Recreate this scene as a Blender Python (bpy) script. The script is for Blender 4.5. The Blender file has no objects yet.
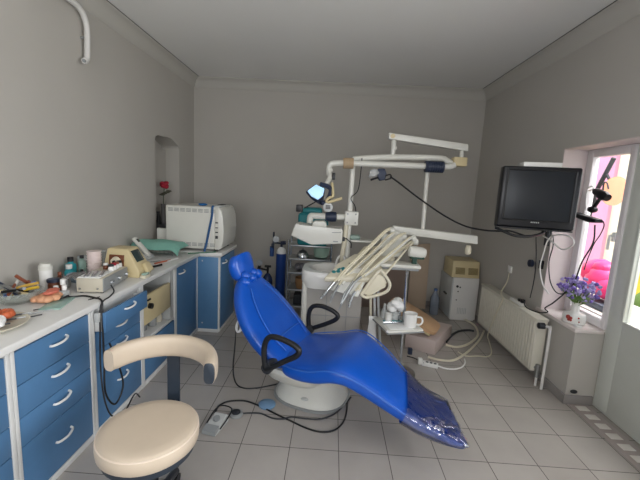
import bpy, bmesh, math, random
from mathutils import Vector, Matrix
random.seed(7)
S = bpy.context.scene
COL = S.collection
V = Vector; UP = Vector((0, 0, 1))
PI = math.pi

# ------------------------------------------------------------------ camera
CAM = V((.175, -1.956, 1.586)); FPX = 354.7
YAW, PITCH, ROLL = (math.radians(a) for a in (1.663, 8.496, 3.046))
_f = V((-math.sin(YAW)*math.cos(PITCH), math.cos(YAW)*math.cos(PITCH), -math.sin(PITCH)))
_r0 = V((math.cos(YAW), math.sin(YAW), 0)); _u0 = _r0.cross(_f)
_r = math.cos(ROLL)*_r0 + math.sin(ROLL)*_u0
_u = -math.sin(ROLL)*_r0 + math.cos(ROLL)*_u0
cd = bpy.data.cameras.new('camera'); cam = bpy.data.objects.new('camera', cd); COL.objects.link(cam)
cd.sensor_width = 36; cd.lens = FPX/640*36; cd.clip_start = .05; cd.clip_end = 200
M = Matrix((( _r.x, _u.x, -_f.x, CAM.x), (_r.y, _u.y, -_f.y, CAM.y), (_r.z, _u.z, -_f.z, CAM.z), (0, 0, 0, 1)))
cam.matrix_world = M
S.camera = cam

def P(x, y, X=None, Y=None, Z=None):
    """the point of the room seen at (x, y), on the plane X=, Y= or Z= (metres)"""
    d = _f + _r*((x-320)/FPX) + _u*((240-y)/FPX)
    t = (X-CAM.x)/d.x if X is not None else (Y-CAM.y)/d.y if Y is not None else (Z-CAM.z)/d.z
    return CAM + d*t

# ------------------------------------------------------------------ materials
def lin(h):
    c = [int(h[i:i+2], 16)/255 for i in (0, 2, 4)]
    return [x/12.92 if x <= .04045 else ((x+.055)/1.055)**2.4 for x in c]
_mats = {}
def mat(name, hexc, rough=.5, metal=0, var=.06, scale=12, bump=0, bscale=60, trans=0, alpha=1, ior=1.45, emit=None, estr=0, spec=.5, coat=0):
    if name in _mats: return _mats[name]
    m = bpy.data.materials.new(name); m.use_nodes = True; nt = m.node_tree; b = nt.nodes['Principled BSDF']
    c = lin(hexc)
    tc = nt.nodes.new('ShaderNodeTexCoord')
    n = nt.nodes.new('ShaderNodeTexNoise'); n.inputs['Scale'].default_value = scale; n.inputs['Detail'].default_value = 4
    nt.links.new(tc.outputs['Object'], n.inputs['Vector'])
    mx = nt.nodes.new('ShaderNodeMix'); mx.data_type = 'RGBA'
    mx.inputs[6].default_value = [max(0, x*(1-var)) for x in c]+[1]; mx.inputs[7].default_value = [min(1, x*(1+var)) for x in c]+[1]
    nt.links.new(n.outputs['Fac'], mx.inputs[0]); nt.links.new(mx.outputs[2], b.inputs['Base Color'])
    b.inputs['Roughness'].default_value = rough; b.inputs['Metallic'].default_value = metal
    b.inputs['Transmission Weight'].default_value = trans; b.inputs['Alpha'].default_value = alpha; b.inputs['IOR'].default_value = ior
    b.inputs['Specular IOR Level'].default_value = spec; b.inputs['Coat Weight'].default_value = coat
    if emit: b.inputs['Emission Color'].default_value = lin(emit)+[1]; b.inputs['Emission Strength'].default_value = estr
    if bump:
        n2 = nt.nodes.new('ShaderNodeTexNoise'); n2.inputs['Scale'].default_value = bscale; n2.inputs['Detail'].default_value = 3
        nt.links.new(tc.outputs['Object'], n2.inputs['Vector'])
        bp = nt.nodes.new('ShaderNodeBump'); bp.inputs['Strength'].default_value = bump; bp.inputs['Distance'].default_value = .01
        nt.links.new(n2.outputs['Fac'], bp.inputs['Height']); nt.links.new(bp.outputs['Normal'], b.inputs['Normal'])
    _mats[name] = m
    return m

def tile_mat():
    m = bpy.data.materials.new('floor_tiles'); m.use_nodes = True; nt = m.node_tree; b = nt.nodes['Principled BSDF']
    tc = nt.nodes.new('ShaderNodeTexCoord'); br = nt.nodes.new('ShaderNodeTexBrick')
    br.offset = 0; br.squash = 1
    br.inputs['Scale'].default_value = 1; br.inputs['Brick Width'].default_value = .3; br.inputs['Row Height'].default_value = .3
    br.inputs['Mortar Size'].default_value = .0022; br.inputs['Mortar Smooth'].default_value = .1
    br.inputs['Color1'].default_value = lin('aca6a0')+[1]; br.inputs['Color2'].default_value = lin('b2aca6')+[1]; br.inputs['Mortar'].default_value = lin('575150')+[1]
    nt.links.new(tc.outputs['Object'], br.inputs['Vector'])
    n = nt.nodes.new('ShaderNodeTexNoise'); n.inputs['Scale'].default_value = 3; n.inputs['Detail'].default_value = 6
    nt.links.new(tc.outputs['Object'], n.inputs['Vector'])
    mx = nt.nodes.new('ShaderNodeMix'); mx.data_type = 'RGBA'; mx.blend_type = 'MULTIPLY'; mx.inputs[0].default_value = 1
    cr = nt.nodes.new('ShaderNodeValToRGB'); cr.color_ramp.elements[0].position = .3; cr.color_ramp.elements[0].color = (.88, .88, .88, 1); cr.color_ramp.elements[1].position = .7
    nt.links.new(n.outputs['Fac'], cr.inputs['Fac']); nt.links.new(br.outputs['Color'], mx.inputs[6]); nt.links.new(cr.outputs['Color'], mx.inputs[7])
    nt.links.new(mx.outputs[2], b.inputs['Base Color'])
    b.inputs['Roughness'].default_value = .26; b.inputs['Specular IOR Level'].default_value = .45
    bp = nt.nodes.new('ShaderNodeBump'); bp.inputs['Strength'].default_value = .4; bp.inputs['Distance'].default_value = .002; bp.invert = True
    nt.links.new(br.outputs['Fac'], bp.inputs['Height']); nt.links.new(bp.outputs['Normal'], b.inputs['Normal'])
    return m

WALL = mat('wall_paint', 'b6b2ab', .85, var=.035, scale=3, bump=.06, bscale=120)
CEIL = mat('ceiling_paint', 'eaeae8', .9, var=.03, scale=2)
CORN = mat('cornice_paint', 'bab7b0', .85, var=.03, scale=4)
WHITEPAINT = mat('white_paint', 'd9d7d3', .45, var=.03)
REVEAL = mat('reveal_paint', 'cfc3c2', .8, var=.03)
SKIRT = mat('grey_skirting_tile', '8d8885', .4)
BLUE = mat('blue_laminate', '517ca6', .42, var=.05, scale=30)
BLUED = mat('blue_laminate_edge', '557fa6', .45)
WHITE = mat('white_laminate', 'dbdbd9', .4, var=.03)
WTOP = mat('white_worktop', 'dddcd9', .32, var=.03, scale=20)
HANDLE = mat('white_enamel', 'e2e2e0', .25)
CHAIRBLUE = mat('blue_vinyl', '0650b6', .3, var=.1, scale=8, bump=.28, bscale=9, spec=.6)
PIPING = mat('blue_piping', '2c66c2', .4)
BLACK = mat('black_plastic', '17181b', .4)
DKGREY = mat('dark_grey_plastic', '2c2e33', .45)
NAVY = mat('navy_plastic', '252f45', .42)
GREY = mat('grey_plastic', '8d9090', .45)
LGREY = mat('light_grey_plastic', 'b9bbb9', .4)
ENAMEL = mat('white_dental_enamel', 'd6d5cd', .28, var=.03)
CREAM = mat('cream_plastic', 'd8d1bb', .4, var=.05)
CREAMD = mat('yellowed_plastic', 'cbbb92', .45, var=.06)
HOSE = mat('cream_rubber_hose', 'd2cab0', .5, var=.06)
SLATE = mat('slate_blue_plastic', '2b343f', .45)
BEIGE = mat('beige_vinyl', 'cbbba7', .42, var=.05, bump=.05, bscale=80)
CHROME = mat('chrome', 'c8ccd0', .18, metal=1, var=.03)
STEEL = mat('brushed_steel', 'a4a7a8', .35, metal=1)
GLASS = mat('clear_glass', 'eef3f2', .03, trans=1, ior=1.3, var=0)
PANE = mat('window_pane', 'ffffff', 0, trans=1, ior=1.02, var=0)
def film_mat():
    m = bpy.data.materials.new('clear_plastic_film'); m.use_nodes = True; nt = m.node_tree; nt.nodes.clear()
    o = nt.nodes.new('ShaderNodeOutputMaterial'); mx = nt.nodes.new('ShaderNodeMixShader'); t = nt.nodes.new('ShaderNodeBsdfTransparent'); g = nt.nodes.new('ShaderNodeBsdfGlossy')
    t.inputs['Color'].default_value = (.86, .88, .92, 1); g.inputs['Roughness'].default_value = .12; g.inputs['Color'].default_value = (1, 1, 1, 1)
    f = nt.nodes.new('ShaderNodeFresnel'); f.inputs['IOR'].default_value = 1.7; ad = nt.nodes.new('ShaderNodeMath'); ad.operation = 'ADD'; ad.inputs[1].default_value = .1
    tc = nt.nodes.new('ShaderNodeTexCoord'); n = nt.nodes.new('ShaderNodeTexNoise'); n.inputs['Scale'].default_value = 7; n.inputs['Detail'].default_value = 1.5; n.inputs['Distortion'].default_value = 1.0
    b = nt.nodes.new('ShaderNodeBump'); b.inputs['Strength'].default_value = 1; b.inputs['Distance'].default_value = .022
    L = nt.links.new
    L(tc.outputs['Object'], n.inputs['Vector']); L(n.outputs['Fac'], b.inputs['Height']); L(b.outputs['Normal'], g.inputs['Normal']); L(b.outputs['Normal'], f.inputs['Normal'])
    L(f.outputs['Fac'], ad.inputs[0]); L(ad.outputs[0], mx.inputs['Fac']); L(t.outputs[0], mx.inputs[1]); L(g.outputs[0], mx.inputs[2]); L(mx.outputs[0], o.inputs['Surface'])
    return m
PLASTICFILM = film_mat()
GREEN = mat('green_cloth', '7fb3a4', .9, var=.12, scale=20, bump=.4, bscale=40)
TEAL = mat('teal_plastic', '1f7f86', .45)
TEALL = mat('teal_liquid', '2d9aa5', .2)
TAN = mat('tan_leatherette', 'c8a27c', .42, var=.08)
MAUVE = mat('mauve_laminate', 'c2b2ac', .45, var=.05)
BOARD = mat('brown_board', 'bca893', .6, var=.1, scale=6)
CYLBLUE = mat('blue_gas_cylinder', '1d3f83', .35, var=.1)
CARD = mat('brown_cardboard', '9c7650', .8, var=.1)
RADW = mat('radiator_white', 'd6d2c4', .4, var=.03)
FRAMEW = mat('window_white', 'ddd9da', .35, var=.02)
DOORW = mat('door_white', 'cdd0c8', .4, var=.03)
PINK = mat('pink_wall', 'f0a8c4', .8)
FACADE = mat('cream_facade', 'fff2d8', .9)
HOTPINK = mat('pink_plastic_bag', 'f0407c', .35, var=.15, bump=.5, bscale=15)
SALMON = mat('salmon_dish', 'cf8d70', .6)
ORANGE = mat('orange_rubber', 'c0603a', .5, var=.15, scale=30)
PEACH = mat('peach_rubber', 'd8a07c', .5, var=.15, scale=30)
PAPER = mat('white_paper', 'e6e6e4', .8)
COTTON = mat('white_cotton', 'efefed', .95, bump=.8, bscale=50)
BROWNP = mat('brown_plastic', '8a4b33', .4)
AMBER = mat('amber_brown', '6a3a22', .3)
RED = mat('red_petal', 'a31f33', .6)
LILAC = mat('lilac_petals', 'a79bd0', .7, var=.3, scale=60)
PURPLE = mat('purple_petals', '7a64b4', .7, var=.3, scale=60)
LEAF = mat('leaf_green', '62813f', .7, var=.3, scale=10)
YELLOW = mat('yellow_paint', 'ecd048', .7)
TAUPE = mat('taupe_rubber', 'a68f70', .6)
CERAMIC = mat('white_ceramic', 'e8e7e3', .15, var=.02)
SCREEN = mat('dark_screen', '1a1f26', .32, var=.1, spec=.4)
LCD = mat('lcd_green_grey', '2c3c3c', .2)
LENS = mat('lamp_lens_lit', 'b8dcf2', .15, emit='a9d8f5', estr=.62)
MINT = mat('mint_glass', 'a9c9bd', .1, alpha=.75)
CLEARP = mat('translucent_plastic', 'dfe3e2', .2, alpha=.42)
GREENP = mat('pale_green_plastic', 'a7c4b3', .3, alpha=.7)
PINKW = mat('pinkish_plastic', 'dfcfcb', .4)
SILVER = mat('silver_foil', 'c4c6c9', .25, metal=1, bump=.5)

# ------------------------------------------------------------------ mesh helpers (world coordinates)
def B(): return bmesh.new()
def bx(bm, lo, hi, bev=0, seg=2, M=None):
    lo, hi = V(lo), V(hi)
    r = bmesh.ops.create_cube(bm, size=1)
    vs = r['verts']; c = (lo+hi)/2; s = hi-lo
    for v in vs: v.co = V((v.co.x*s.x, v.co.y*s.y, v.co.z*s.z)) + c
    if bev:
        es = list({e for v in vs for e in v.link_edges})
        rr = bmesh.ops.bevel(bm, geom=es, offset=bev, segments=seg, profile=.5, affect='EDGES')
        vs = list({v for f in rr['faces'] for v in f.verts} | {v for v in vs if v.is_valid})
    if M is not None:
        bmesh.ops.transform(bm, matrix=M, verts=vs)
    return vs
def rz(c, ang): return Matrix.Translation(V(c)) @ Matrix.Rotation(ang, 4, 'Z') @ Matrix.Translation(-V(c))
def ring(c, n, r, seg, ref=None):
    n = n.normalized(); a = ref if ref is not None else (V((0, 0, 1)) if abs(n.z) < .9 else V((1, 0, 0)))
    x = a.cross(n).normalized(); y = n.cross(x)
    return [c + x*r*math.cos(2*PI*i/seg) + y*r*math.sin(2*PI*i/seg) for i in range(seg)]
def loft(bm, rings, cap=True, closed=True):
    vr = [[bm.verts.new(p) for p in r] for r in rings]
    n = len(vr[0])
    for a, b in zip(vr, vr[1:]):
        for i in range(n if closed else n-1):
            j = (i+1) % n
            bm.faces.new((a[i], a[j], b[j], b[i]))
    if cap and closed:
        bm.faces.new(vr[0][::-1]); bm.faces.new(vr[-1])
    return [v for r in vr for v in r]
def cyl(bm, p0, p1, r0, r1=None, seg=20):
    p0, p1 = V(p0), V(p1); r1 = r0 if r1 is None else r1
    return loft(bm, [ring(p0, p1-p0, r0, seg), ring(p1, p1-p0, r1, seg)])
def smooth(pts, k=6):
    pts = [V(p) for p in pts]
    if len(pts) < 3: return pts
    out = []
    q = [pts[0]*2-pts[1]] + pts + [pts[-1]*2-pts[-2]]
    for i in range(1, len(q)-2):
        p0, p1, p2, p3 = q[i-1:i+3]
        for j in range(k):
            t = j/k
            out.append(.5*((2*p1)+(p2-p0)*t+(2*p0-5*p1+4*p2-p3)*t*t+(3*p1-p0-3*p2+p3)*t**3))
    out.append(pts[-1]); return out
def tube(bm, pts, r, seg=8, k=6, r1=None):
    p = smooth(pts, k) if k > 1 else [V(x) for x in pts]
    t0 = (p[1]-p[0]).normalized()
    a = V((0, 0, 1)) if abs(t0.z) < .9 else V((1, 0, 0))
    x = a.cross(t0).normalized(); rs = []
    for i, c in enumerate(p):
        t = (p[min(i+1, len(p)-1)]-p[max(i-1, 0)])
        t = t.normalized() if t.length > 1e-9 else t0
        x = (x - t*x.dot(t)).normalized(); y = t.cross(x)
        rr = r if r1 is None else r+(r1-r)*i/(len(p)-1)
        rs.append([c + x*rr*math.cos(2*PI*j/seg) + y*rr*math.sin(2*PI*j/seg) for j in range(seg)])
    return loft(bm, rs)
def lathe(bm, c, prof, seg=24, M=None, cap=True):
    c = V(c); rings = []
    for r, z in prof: rings.append([c+V((max(r, 1e-4)*math.cos(2*PI*i/seg), max(r, 1e-4)*math.sin(2*PI*i/seg), z)) for i in range(seg)])
    vs = loft(bm, rings, cap=cap)
    if M is not None: bmesh.ops.transform(bm, matrix=M, verts=vs)
    return vs
def ball(bm, c, s, M=None, sub=3, noise=0):
    r = bmesh.ops.create_icosphere(bm, subdivisions=sub, radius=1)
    s = V(s) if not isinstance(s, (int, float)) else V((s, s, s))
    for v in r['verts']:
        k = 1+noise*(random.random()-.5)
        v.co = V((v.co.x*s.x*k, v.co.y*s.y*k, v.co.z*s.z*k))
    if M is not None: bmesh.ops.transform(bm, matrix=M, verts=r['verts'])
    for v in r['verts']: v.co += V(c)
def prism(bm, pts, vec, bev=0, seg=2):
    pts = [V(p) for p in pts]; vec = V(vec)
    a = [bm.verts.new(p) for p in pts]; b = [bm.verts.new(p+vec) for p in pts]
    n = len(pts); fs = [bm.faces.new(a[::-1]), bm.faces.new(b)]
    for i in range(n): fs.append(bm.faces.new((a[i], a[(i+1) % n], b[(i+1) % n], b[i])))
    if bev:
        es = list({e for f in fs for e in f.edges})
        bmesh.ops.bevel(bm, geom=es, offset=bev, segments=seg, profile=.5, affect='EDGES')
def quad(bm, *pts): bm.faces.new([bm.verts.new(V(p)) for p in pts])
def superring(c, ax, ay, w, t, e=3.2, seg=28):
    out = []
    for i in range(seg):
        a = 2*PI*i/seg; ca, sa = math.cos(a), math.sin(a)
        out.append(c + ax*w*math.copysign(abs(ca)**(2/e), ca) + ay*t*math.copysign(abs(sa)**(2/e), sa))
    return out

# ------------------------------------------------------------------ object helpers
WLOC = {}
def tag(o, label=None, cat=None, group=None, kind=None):
    if label: o['label'] = label
    if cat: o['category'] = cat
    if group: o['group'] = group
    if kind: o['kind'] = kind
    return o
def thing(name, label, cat, loc, group=None):
    o = bpy.data.objects.new(name, None); COL.objects.link(o); o.location = V(loc); o.empty_display_size = .1
    WLOC[o.name] = V(loc)
    return tag(o, label, cat, group)
def obj(name, bm, m, parent=None, label=None, cat=None, group=None, kind=None, angle=40, sub=0):
    bmesh.ops.recalc_face_normals(bm, faces=bm.faces)
    me = bpy.data.meshes.new(name)
    if parent is None:
        xs = [v.co for v in bm.verts]
        base = V(((min(p.x for p in xs)+max(p.x for p in xs))/2, (min(p.y for p in xs)+max(p.y for p in xs))/2, min(p.z for p in xs)))
        if kind == 'structure': base = V((0, 0, 0))
    else: base = WLOC[parent.name]
    for v in bm.verts: v.co -= base
    bm.to_mesh(me); bm.free()
    for mm in (m if isinstance(m, (list, tuple)) else [m]): me.materials.append(mm)
    for p in me.polygons: p.use_smooth = True
    me.set_sharp_from_angle(angle=math.radians(angle))
    o = bpy.data.objects.new(name, me); COL.objects.link(o)
    if parent is None: o.location = base
    else: o.parent = parent
    WLOC[o.name] = base
    if sub:
        md = o.modifiers.new('subdivision', 'SUBSURF'); md.levels = sub; md.render_levels = sub
    return tag(o, label, cat, group, kind)
def struct(name, bm, m): return obj(name, bm, m, kind='structure')
def box(name, lo, hi, m, parent=None, bev=.004, **k):
    M = k.pop('M', None); b = B(); bx(b, lo, hi, bev, 2, M); return obj(name, b, m, parent, **k)
def rod(name, p0, p1, r, m, parent=None, r1=None, seg=16, **k):
    b = B(); cyl(b, p0, p1, r, r1, seg); return obj(name, b, m, parent, **k)
def wire(name, pts, r, m, parent=None, kk=6, seg=8, **k):
    b = B(); tube(b, pts, r, seg, kk); return obj(name, b, m, parent, **k)
def turned(name, c, prof, m, parent=None, seg=24, M=None, cap=True, **k):
    b = B(); lathe(b, c, prof, seg, M, cap); return obj(name, b, m, parent, **k)

# ================================================================== THE ROOM
XL, XR, YB, YF, ZC = -1.745, 2.09, 2.93, -3.3, 2.923
b = B(); bx(b, (XL-.4, YF-.2, -.1), (2.42, YB+.2, 0)); struct('floor', b, tile_mat())
b = B(); bx(b, (XL-.4, YF-.2, ZC), (2.7, YB+.2, ZC+.1)); struct('ceiling', b, CEIL)
b = B(); bx(b, (XL-.3, YB, 0), (2.6, YB+.15, ZC)); struct('wall_back', b, WALL)
# left wall with the arched niche
NY0, NY1, NZ0 = 1.86, 2.46, .87
arch = [(NY0, 1.99), (1.88, 2.03), (1.93, 2.05), (2.02, 2.045), (2.14, 2.055), (2.26, 2.05), (2.36, 2.015), (2.44, 1.985), (NY1, 1.96)]
b = B()
quad(b, (XL, YF, 0), (XL, NY0, 0), (XL, NY0, ZC), (XL, YF, ZC))
quad(b, (XL, NY1, 0), (XL, YB, 0), (XL, YB, ZC), (XL, NY1, ZC))
quad(b, (XL, NY0, 0), (XL, NY1, 0), (XL, NY1, NZ0), (XL, NY0, NZ0))
for (y0, z0), (y1, z1) in zip(arch, arch[1:]):
    quad(b, (XL, y0, z0), (XL, y1, z1), (XL, y1, ZC), (XL, y0, ZC))
D = .22
outl = [(NY0, NZ0)] + arch + [(NY1, NZ0)]
for (y0, z0), (y1, z1) in zip(outl, outl[1:]+outl[:1]):
    quad(b, (XL, y0, z0), (XL, y1, z1), (XL-D, y1, z1), (XL-D, y0, z0))
b.faces.new([b.verts.new(V((XL-D, y, z))) for y, z in outl])
bx(b, (XL-D, 2.10, NZ0), (XL-D+.05, NY1, 1.93))
struct('wall_left', b, WALL)
# right wall with the window and door recess
RY1, RY0, RZ, XG = 1.17, -.45, 2.01, 2.30
b = B()
bx(b, (XR, RY1, 0), (2.38, YB, ZC)); bx(b, (XR, RY0, RZ), (2.38, RY1, ZC)); 
SY0, SY1, SZ0, SZ1 = -2.75, -1.05, .85, 2.25
bx(b, (XR, YF, 0), (2.38, SY0, ZC)); bx(b, (XR, SY1, 0), (2.38, RY0, ZC)); bx(b, (XR, SY0, 0), (2.38, SY1, SZ0)); bx(b, (XR, SY0, SZ1), (2.38, SY1, ZC))
bx(b, (XR, .70, 0), (2.36, RY1, .59))
struct('wall_right', b, WALL)
b = B()
bx(b, (XR+.002, RY1-.006, .6), (2.36, RY1-.0005, RZ)); bx(b, (XR+.002, RY0, RZ-.006), (2.36, RY1, RZ-.0005)); bx(b, (XR+.002, RY0+.0005, 0), (2.36, RY0+.006, RZ))
struct('trim_1', b, REVEAL)
# wall behind the camera, with an unseen window added to let in daylight
WX0, WX1, WZ0, WZ1 = -1.1, .9, .95, 2.45
b = B()
bx(b, (XL, YF-.15, 0), (WX0, YF, ZC)); bx(b, (WX1, YF-.15, 0), (2.42, YF, ZC)); bx(b, (WX0, YF-.15, 0), (WX1, YF, WZ0)); bx(b, (WX0, YF-.15, WZ1), (WX1, YF, ZC))
struct('wall_front', b, WALL)
b = B()
for x in (WX0+.03, (WX0+WX1)/2, WX1-.03): bx(b, (x-.03, YF-.12, WZ0), (x+.03, YF-.05, WZ1))
for z in (WZ0+.03, WZ1-.03): bx(b, (WX0, YF-.12, z-.03), (WX1, YF-.05, z+.03))
struct('added_window_3', b, FRAMEW)
# unseen window added in the right wall beside the camera, to light the left wall
b = B()
for y in (SY0+.03, (SY0+SY1)/2, SY1-.03): bx(b, (2.27, y-.03, SZ0), (2.33, y+.03, SZ1))
for z in (SZ0+.03, SZ1-.03): bx(b, (2.27, SY0, z-.03), (2.33, SY1, z+.03))
struct('added_window_2', b, FRAMEW)
# cove cornice
def cove(a, bdir, length, inward, name):
    b = B(); rows = []
    prof = [(0, .125), (.006, .118), (.02, .105), (.028, .075), (.045, .045), (.07, .022), (.09, .014), (.095, 0)]
    a = V(a); bdir = V(bdir); inward = V(inward)
    for d in (0, length): rows.append([a + bdir*d + inward*(i+.0008) - V((0, 0, z+.0008)) for i, z in prof])
    vr = [[b.verts.new(p) for p in r] for r in rows]
    for i in range(len(prof)-1): b.faces.new((vr[0][i], vr[0][i+1], vr[1][i+1], vr[1][i]))
    struct(name, b, CORN)
cove((XL, YF, ZC), (0, 1, 0), YB-YF, (1, 0, 0), 'trim_2')
cove((XL, YB, ZC), (1, 0, 0), XR-XL, (0, -1, 0), 'trim_3')
cove((XR, YF, ZC), (0, 1, 0), YB-YF, (-1, 0, 0), 'trim_4')
# shadow-gap crack strips along ceiling edge
b = B(); bx(b, (XL+.094, YF, ZC-.004), (XL+.1, YB-.1, ZC-.0005)); bx(b, (XR-.1, YF, ZC-.004), (XR-.094, YB-.1, ZC-.0005))
struct('trim_5', b, DKGREY)
# chipped plaster patch where the ceiling meets the back-left cornice
b = B(); prism(b, [P(194, 78, Z=ZC-.006), P(197, 76.5, Z=ZC-.006), P(205, 77.5, Z=ZC-.006), P(212, 80, Z=ZC-.006), P(216, 84, Z=ZC-.006), V((-1.3, 2.85, ZC-.006)), V((-1.66, 2.85, ZC-.006))], (0, 0, .004)); struct('trim_6', b, CORN)
# skirting
b = B(); bx(b, (XR-.014, .688, 0), (XR, RY1+1.75, .075), .003); bx(b, (XR-.014, .686, 0), (2.30, .70, .075), .003); struct('baseboard_right', b, SKIRT)
b = B(); bx(b, (-.9, YB-.012, 0), (XR-.014, YB, .075), .003); struct('baseboard_back', b, SKIRT)
# threshold strip with pale mosaic tiles stepping along it
b = B(); bx(b, (2.112, RY0, .0005), (2.27, .684, .004)); struct('trim_7', b, mat('brown_threshold', 'a39894', .45))
b = B()
for i in range(9):
    y = .632-.1035*i; bx(b, (2.150, y-.03, .004), (2.232, y+.03, .0075), .002)
struct('trim_8', b, mat('pale_mosaic', 'dbd6cf', .4))
# sill
b = B(); prism(b, [(2.075, RY1+.05, .59), (2.075, .685, .59), (2.28, .685, .59), (2.30, .69, .59), (2.30, RY1-.006, .59), (XR, RY1-.006, .59), (XR-.001, RY1+.05, .59)], (0, 0, .028), .003); struct('trim_9', b, mat('sill_stone', 'd8cfcb', .35))
# window
def frame_yz(bm, X0, X1, y0, y1, z0, z1, w):
    bx(bm, (X0, y0, z0), (X1, y0+w, z1), .004); bx(bm, (X0, y1-w, z0), (X1, y1, z1), .004)
    bx(bm, (X0, y0+w, z0), (X1, y1-w, z0+w), .004); bx(bm, (X0, y0+w, z1-w), (X1, y1-w, z1), .004)
b = B(); frame_yz(b, 2.285, 2.36, .69, RY1-.006, .625, RZ-.006, .035); frame_yz(b, 2.283, 2.335, .683, RY1-.037, .65, 1.985, .043)
win = struct('window_1', b, FRAMEW)
b = B(); bx(b, (2.308, .722, .69), (2.312, RY1-.078, 1.945)); obj('pane', b, PANE, win)
b = B(); bx(b, (2.255, .705, 1.30), (2.272, .73, 1.37), .004); tube(b, [(2.26, .707, 1.345), (2.235, .707, 1.345), (2.225, .707, 1.335), (2.225, .707, 1.24)], .009, 8, 3); obj('window_handle', b, HANDLE, win, label='white window handle')
# door
b = B(); frame_yz(b, 2.30, 2.36, RY0+.006, .686, .01, RZ-.006, .03)
bx(b, (2.295, .545, .03), (2.35, .66, 1.98), .004); bx(b, (2.295, RY0+.04, .03), (2.35, -.18, 1.98), .004)
bx(b, (2.295, -.18, .03), (2.35, .545, .74), .004); bx(b, (2.295, -.18, 1.86), (2.35, .545, 1.98), .004)
door = struct('door_1', b, DOORW)
b = B(); bx(b, (2.32, -.18, .74), (2.324, .545, 1.86)); obj('pane', b, PANE, door)
b = B(); frame_yz(b, 2.285, 2.298, -.19, .555, .73, 1.87, .02); obj('glazing_bead', b, DOORW, door)

# ------------------------------------------------------------------ outside the window
b = B(); bx(b, (2.6, -6, -.5), (14, 14, -.3)); struct('ground_outside', b, mat('pale_paving', 'cfc8bb', .9))
b = B(); bx(b, (4.6, 2.4, -.3), (4.9, 9, 6)); tag(obj('building_facade', b, FACADE), 'sunlit cream building wall seen through the window', 'building')
b = B(); bx(b, (4.55, 3.85, -.3), (4.60, 6.5, 4.2)); tag(obj('garden_screen', b, PINK), 'tall pink screen standing outside left part of window', 'screen')
b = B(); bx(b, (2.40, .55, .55), (2.95, 1.8, .68)); struct('ledge_outside', b, mat('ledge_concrete', 'cbc4bf', .8))
b = B()
for c, s in (((2.66, 1.22, .875), (.15, .17, .14)), ((2.62, 1.07, .84), (.13, .14, .10)), ((2.70, 1.38, .93), (.14, .14, .13)), ((2.66, 1.25, 1.00), (.09, .11, .06))):
    ball(b, c, s, noise=.12)
obj('plastic_bag', b, HOTPINK, label='bright pink plastic bag bulging outside behind the window glass', cat='bag')
b = B(); bx(b, (2.46, .85, .68), (2.62, 1.36, .735), .01); obj('storage_tray', b, mat('slate_plastic', '59616d', .4), label='dark grey tray outside on ledge below the pink bag', cat='tray')
# satellite dish
t = thing('satellite_dish', 'salmon round satellite dish on dark strut outside the window', 'satellite dish', (3.0, 2.35, .68))
b = B(); c = P(614.5, 191, X=3.02); ax = V((-.75, -.55, .15)).normalized()
x = ax.cross(V((0, 0, 1))).normalized(); y = x.cross(ax)
loft(b, [[c + (x*math.cos(2*PI*i/28)*r*.75 + y*math.sin(2*PI*i/28)*r) - ax*h for i in range(28)] for r, h in ((.15, .0), (.13, .015), (.09, .035), (.02, .045), (.09, .039), (.13, .02), (.15, .004))])
obj('dish', b, SALMON, t)
b = B(); tube(b, [P(614, 158, X=3.0), P(597, 190, X=3.0)], .022, 8, 1); tube(b, [P(597, 190, X=3.0), V((3.0, 2.35, -.3))], .02, 8, 1); tube(b, [P(606, 173, X=3.0), c-ax*.05], .015, 8, 1); obj('strut', b, DKGREY, t)
b = B(); tube(b, [P(603, 190, X=2.95), P(604, 183, X=2.93), P(607, 183, X=2.93), P(608.5, 189, X=2.93)], .008, 6, 3); obj('feed_arm', b, DKGREY, t)
# garden beyond door glass
b = B()
for i in range(26):
    ball(b, (3.05+random.random()*.4, .5+random.random()*1.25, -.1+random.random()*.72), .12+.07*random.random(), noise=.4, sub=2)
obj('garden_bush', b, LEAF, label='sunlit green bush outside beyond the door glass', cat='bush')
b = B(); bx(b, (4.3, -1.0, -.3), (4.42, 3.1, .78)); obj('garden_wall', b, YELLOW, label='yellow garden wall outside beyond the green bush', cat='wall')

# ================================================================== LEFT CABINETS
FX = -1.185           # plane of the fronts
def carcass(t, y0, y1, top=.808, hollow=False):
    b = B()
    if hollow:
        bx(b, (XL+.005, y0, .0), (FX-.018, y0+.018, top), .002); bx(b, (XL+.005, y1-.018, 0), (FX-.018, y1, top), .002)
        bx(b, (XL+.005, y0+.018, .06), (XL+.02, y1-.018, top)); bx(b, (XL+.02, y0+.018, .34), (FX-.005, y1-.018, .365), .002)
    else: bx(b, (XL+.005, y0+.001, .0), (FX-.02, y1-.001, top), .002)
    obj('body', b, WHITE, t)
    b = B(); bx(b, (FX-.02, y0+.001, .0), (FX+.004, y0+.022, top), .002); bx(b, (FX-.02, y1-.022, 0), (FX+.004, y1-.001, top), .002); bx(b, (FX-.02, y0+.022, 0), (FX+.002, y1-.022, .035), .002)
    obj('frame', b, WHITE, t)
def pull(parent, X, y, z, w=.106):
    y += .012
    b = B(); pts = [(X-.006, y-w/2, z-.006), (X+.016, y-w/2+.008, z-.004), (X+.028, y, z), (X+.016, y+w/2-.008, z+.006), (X-.006, y+w/2, z+.01)]
    tube(b, pts, .0065, 8, 5); obj('handle', b, HANDLE, parent, label='white bow handle')
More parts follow.
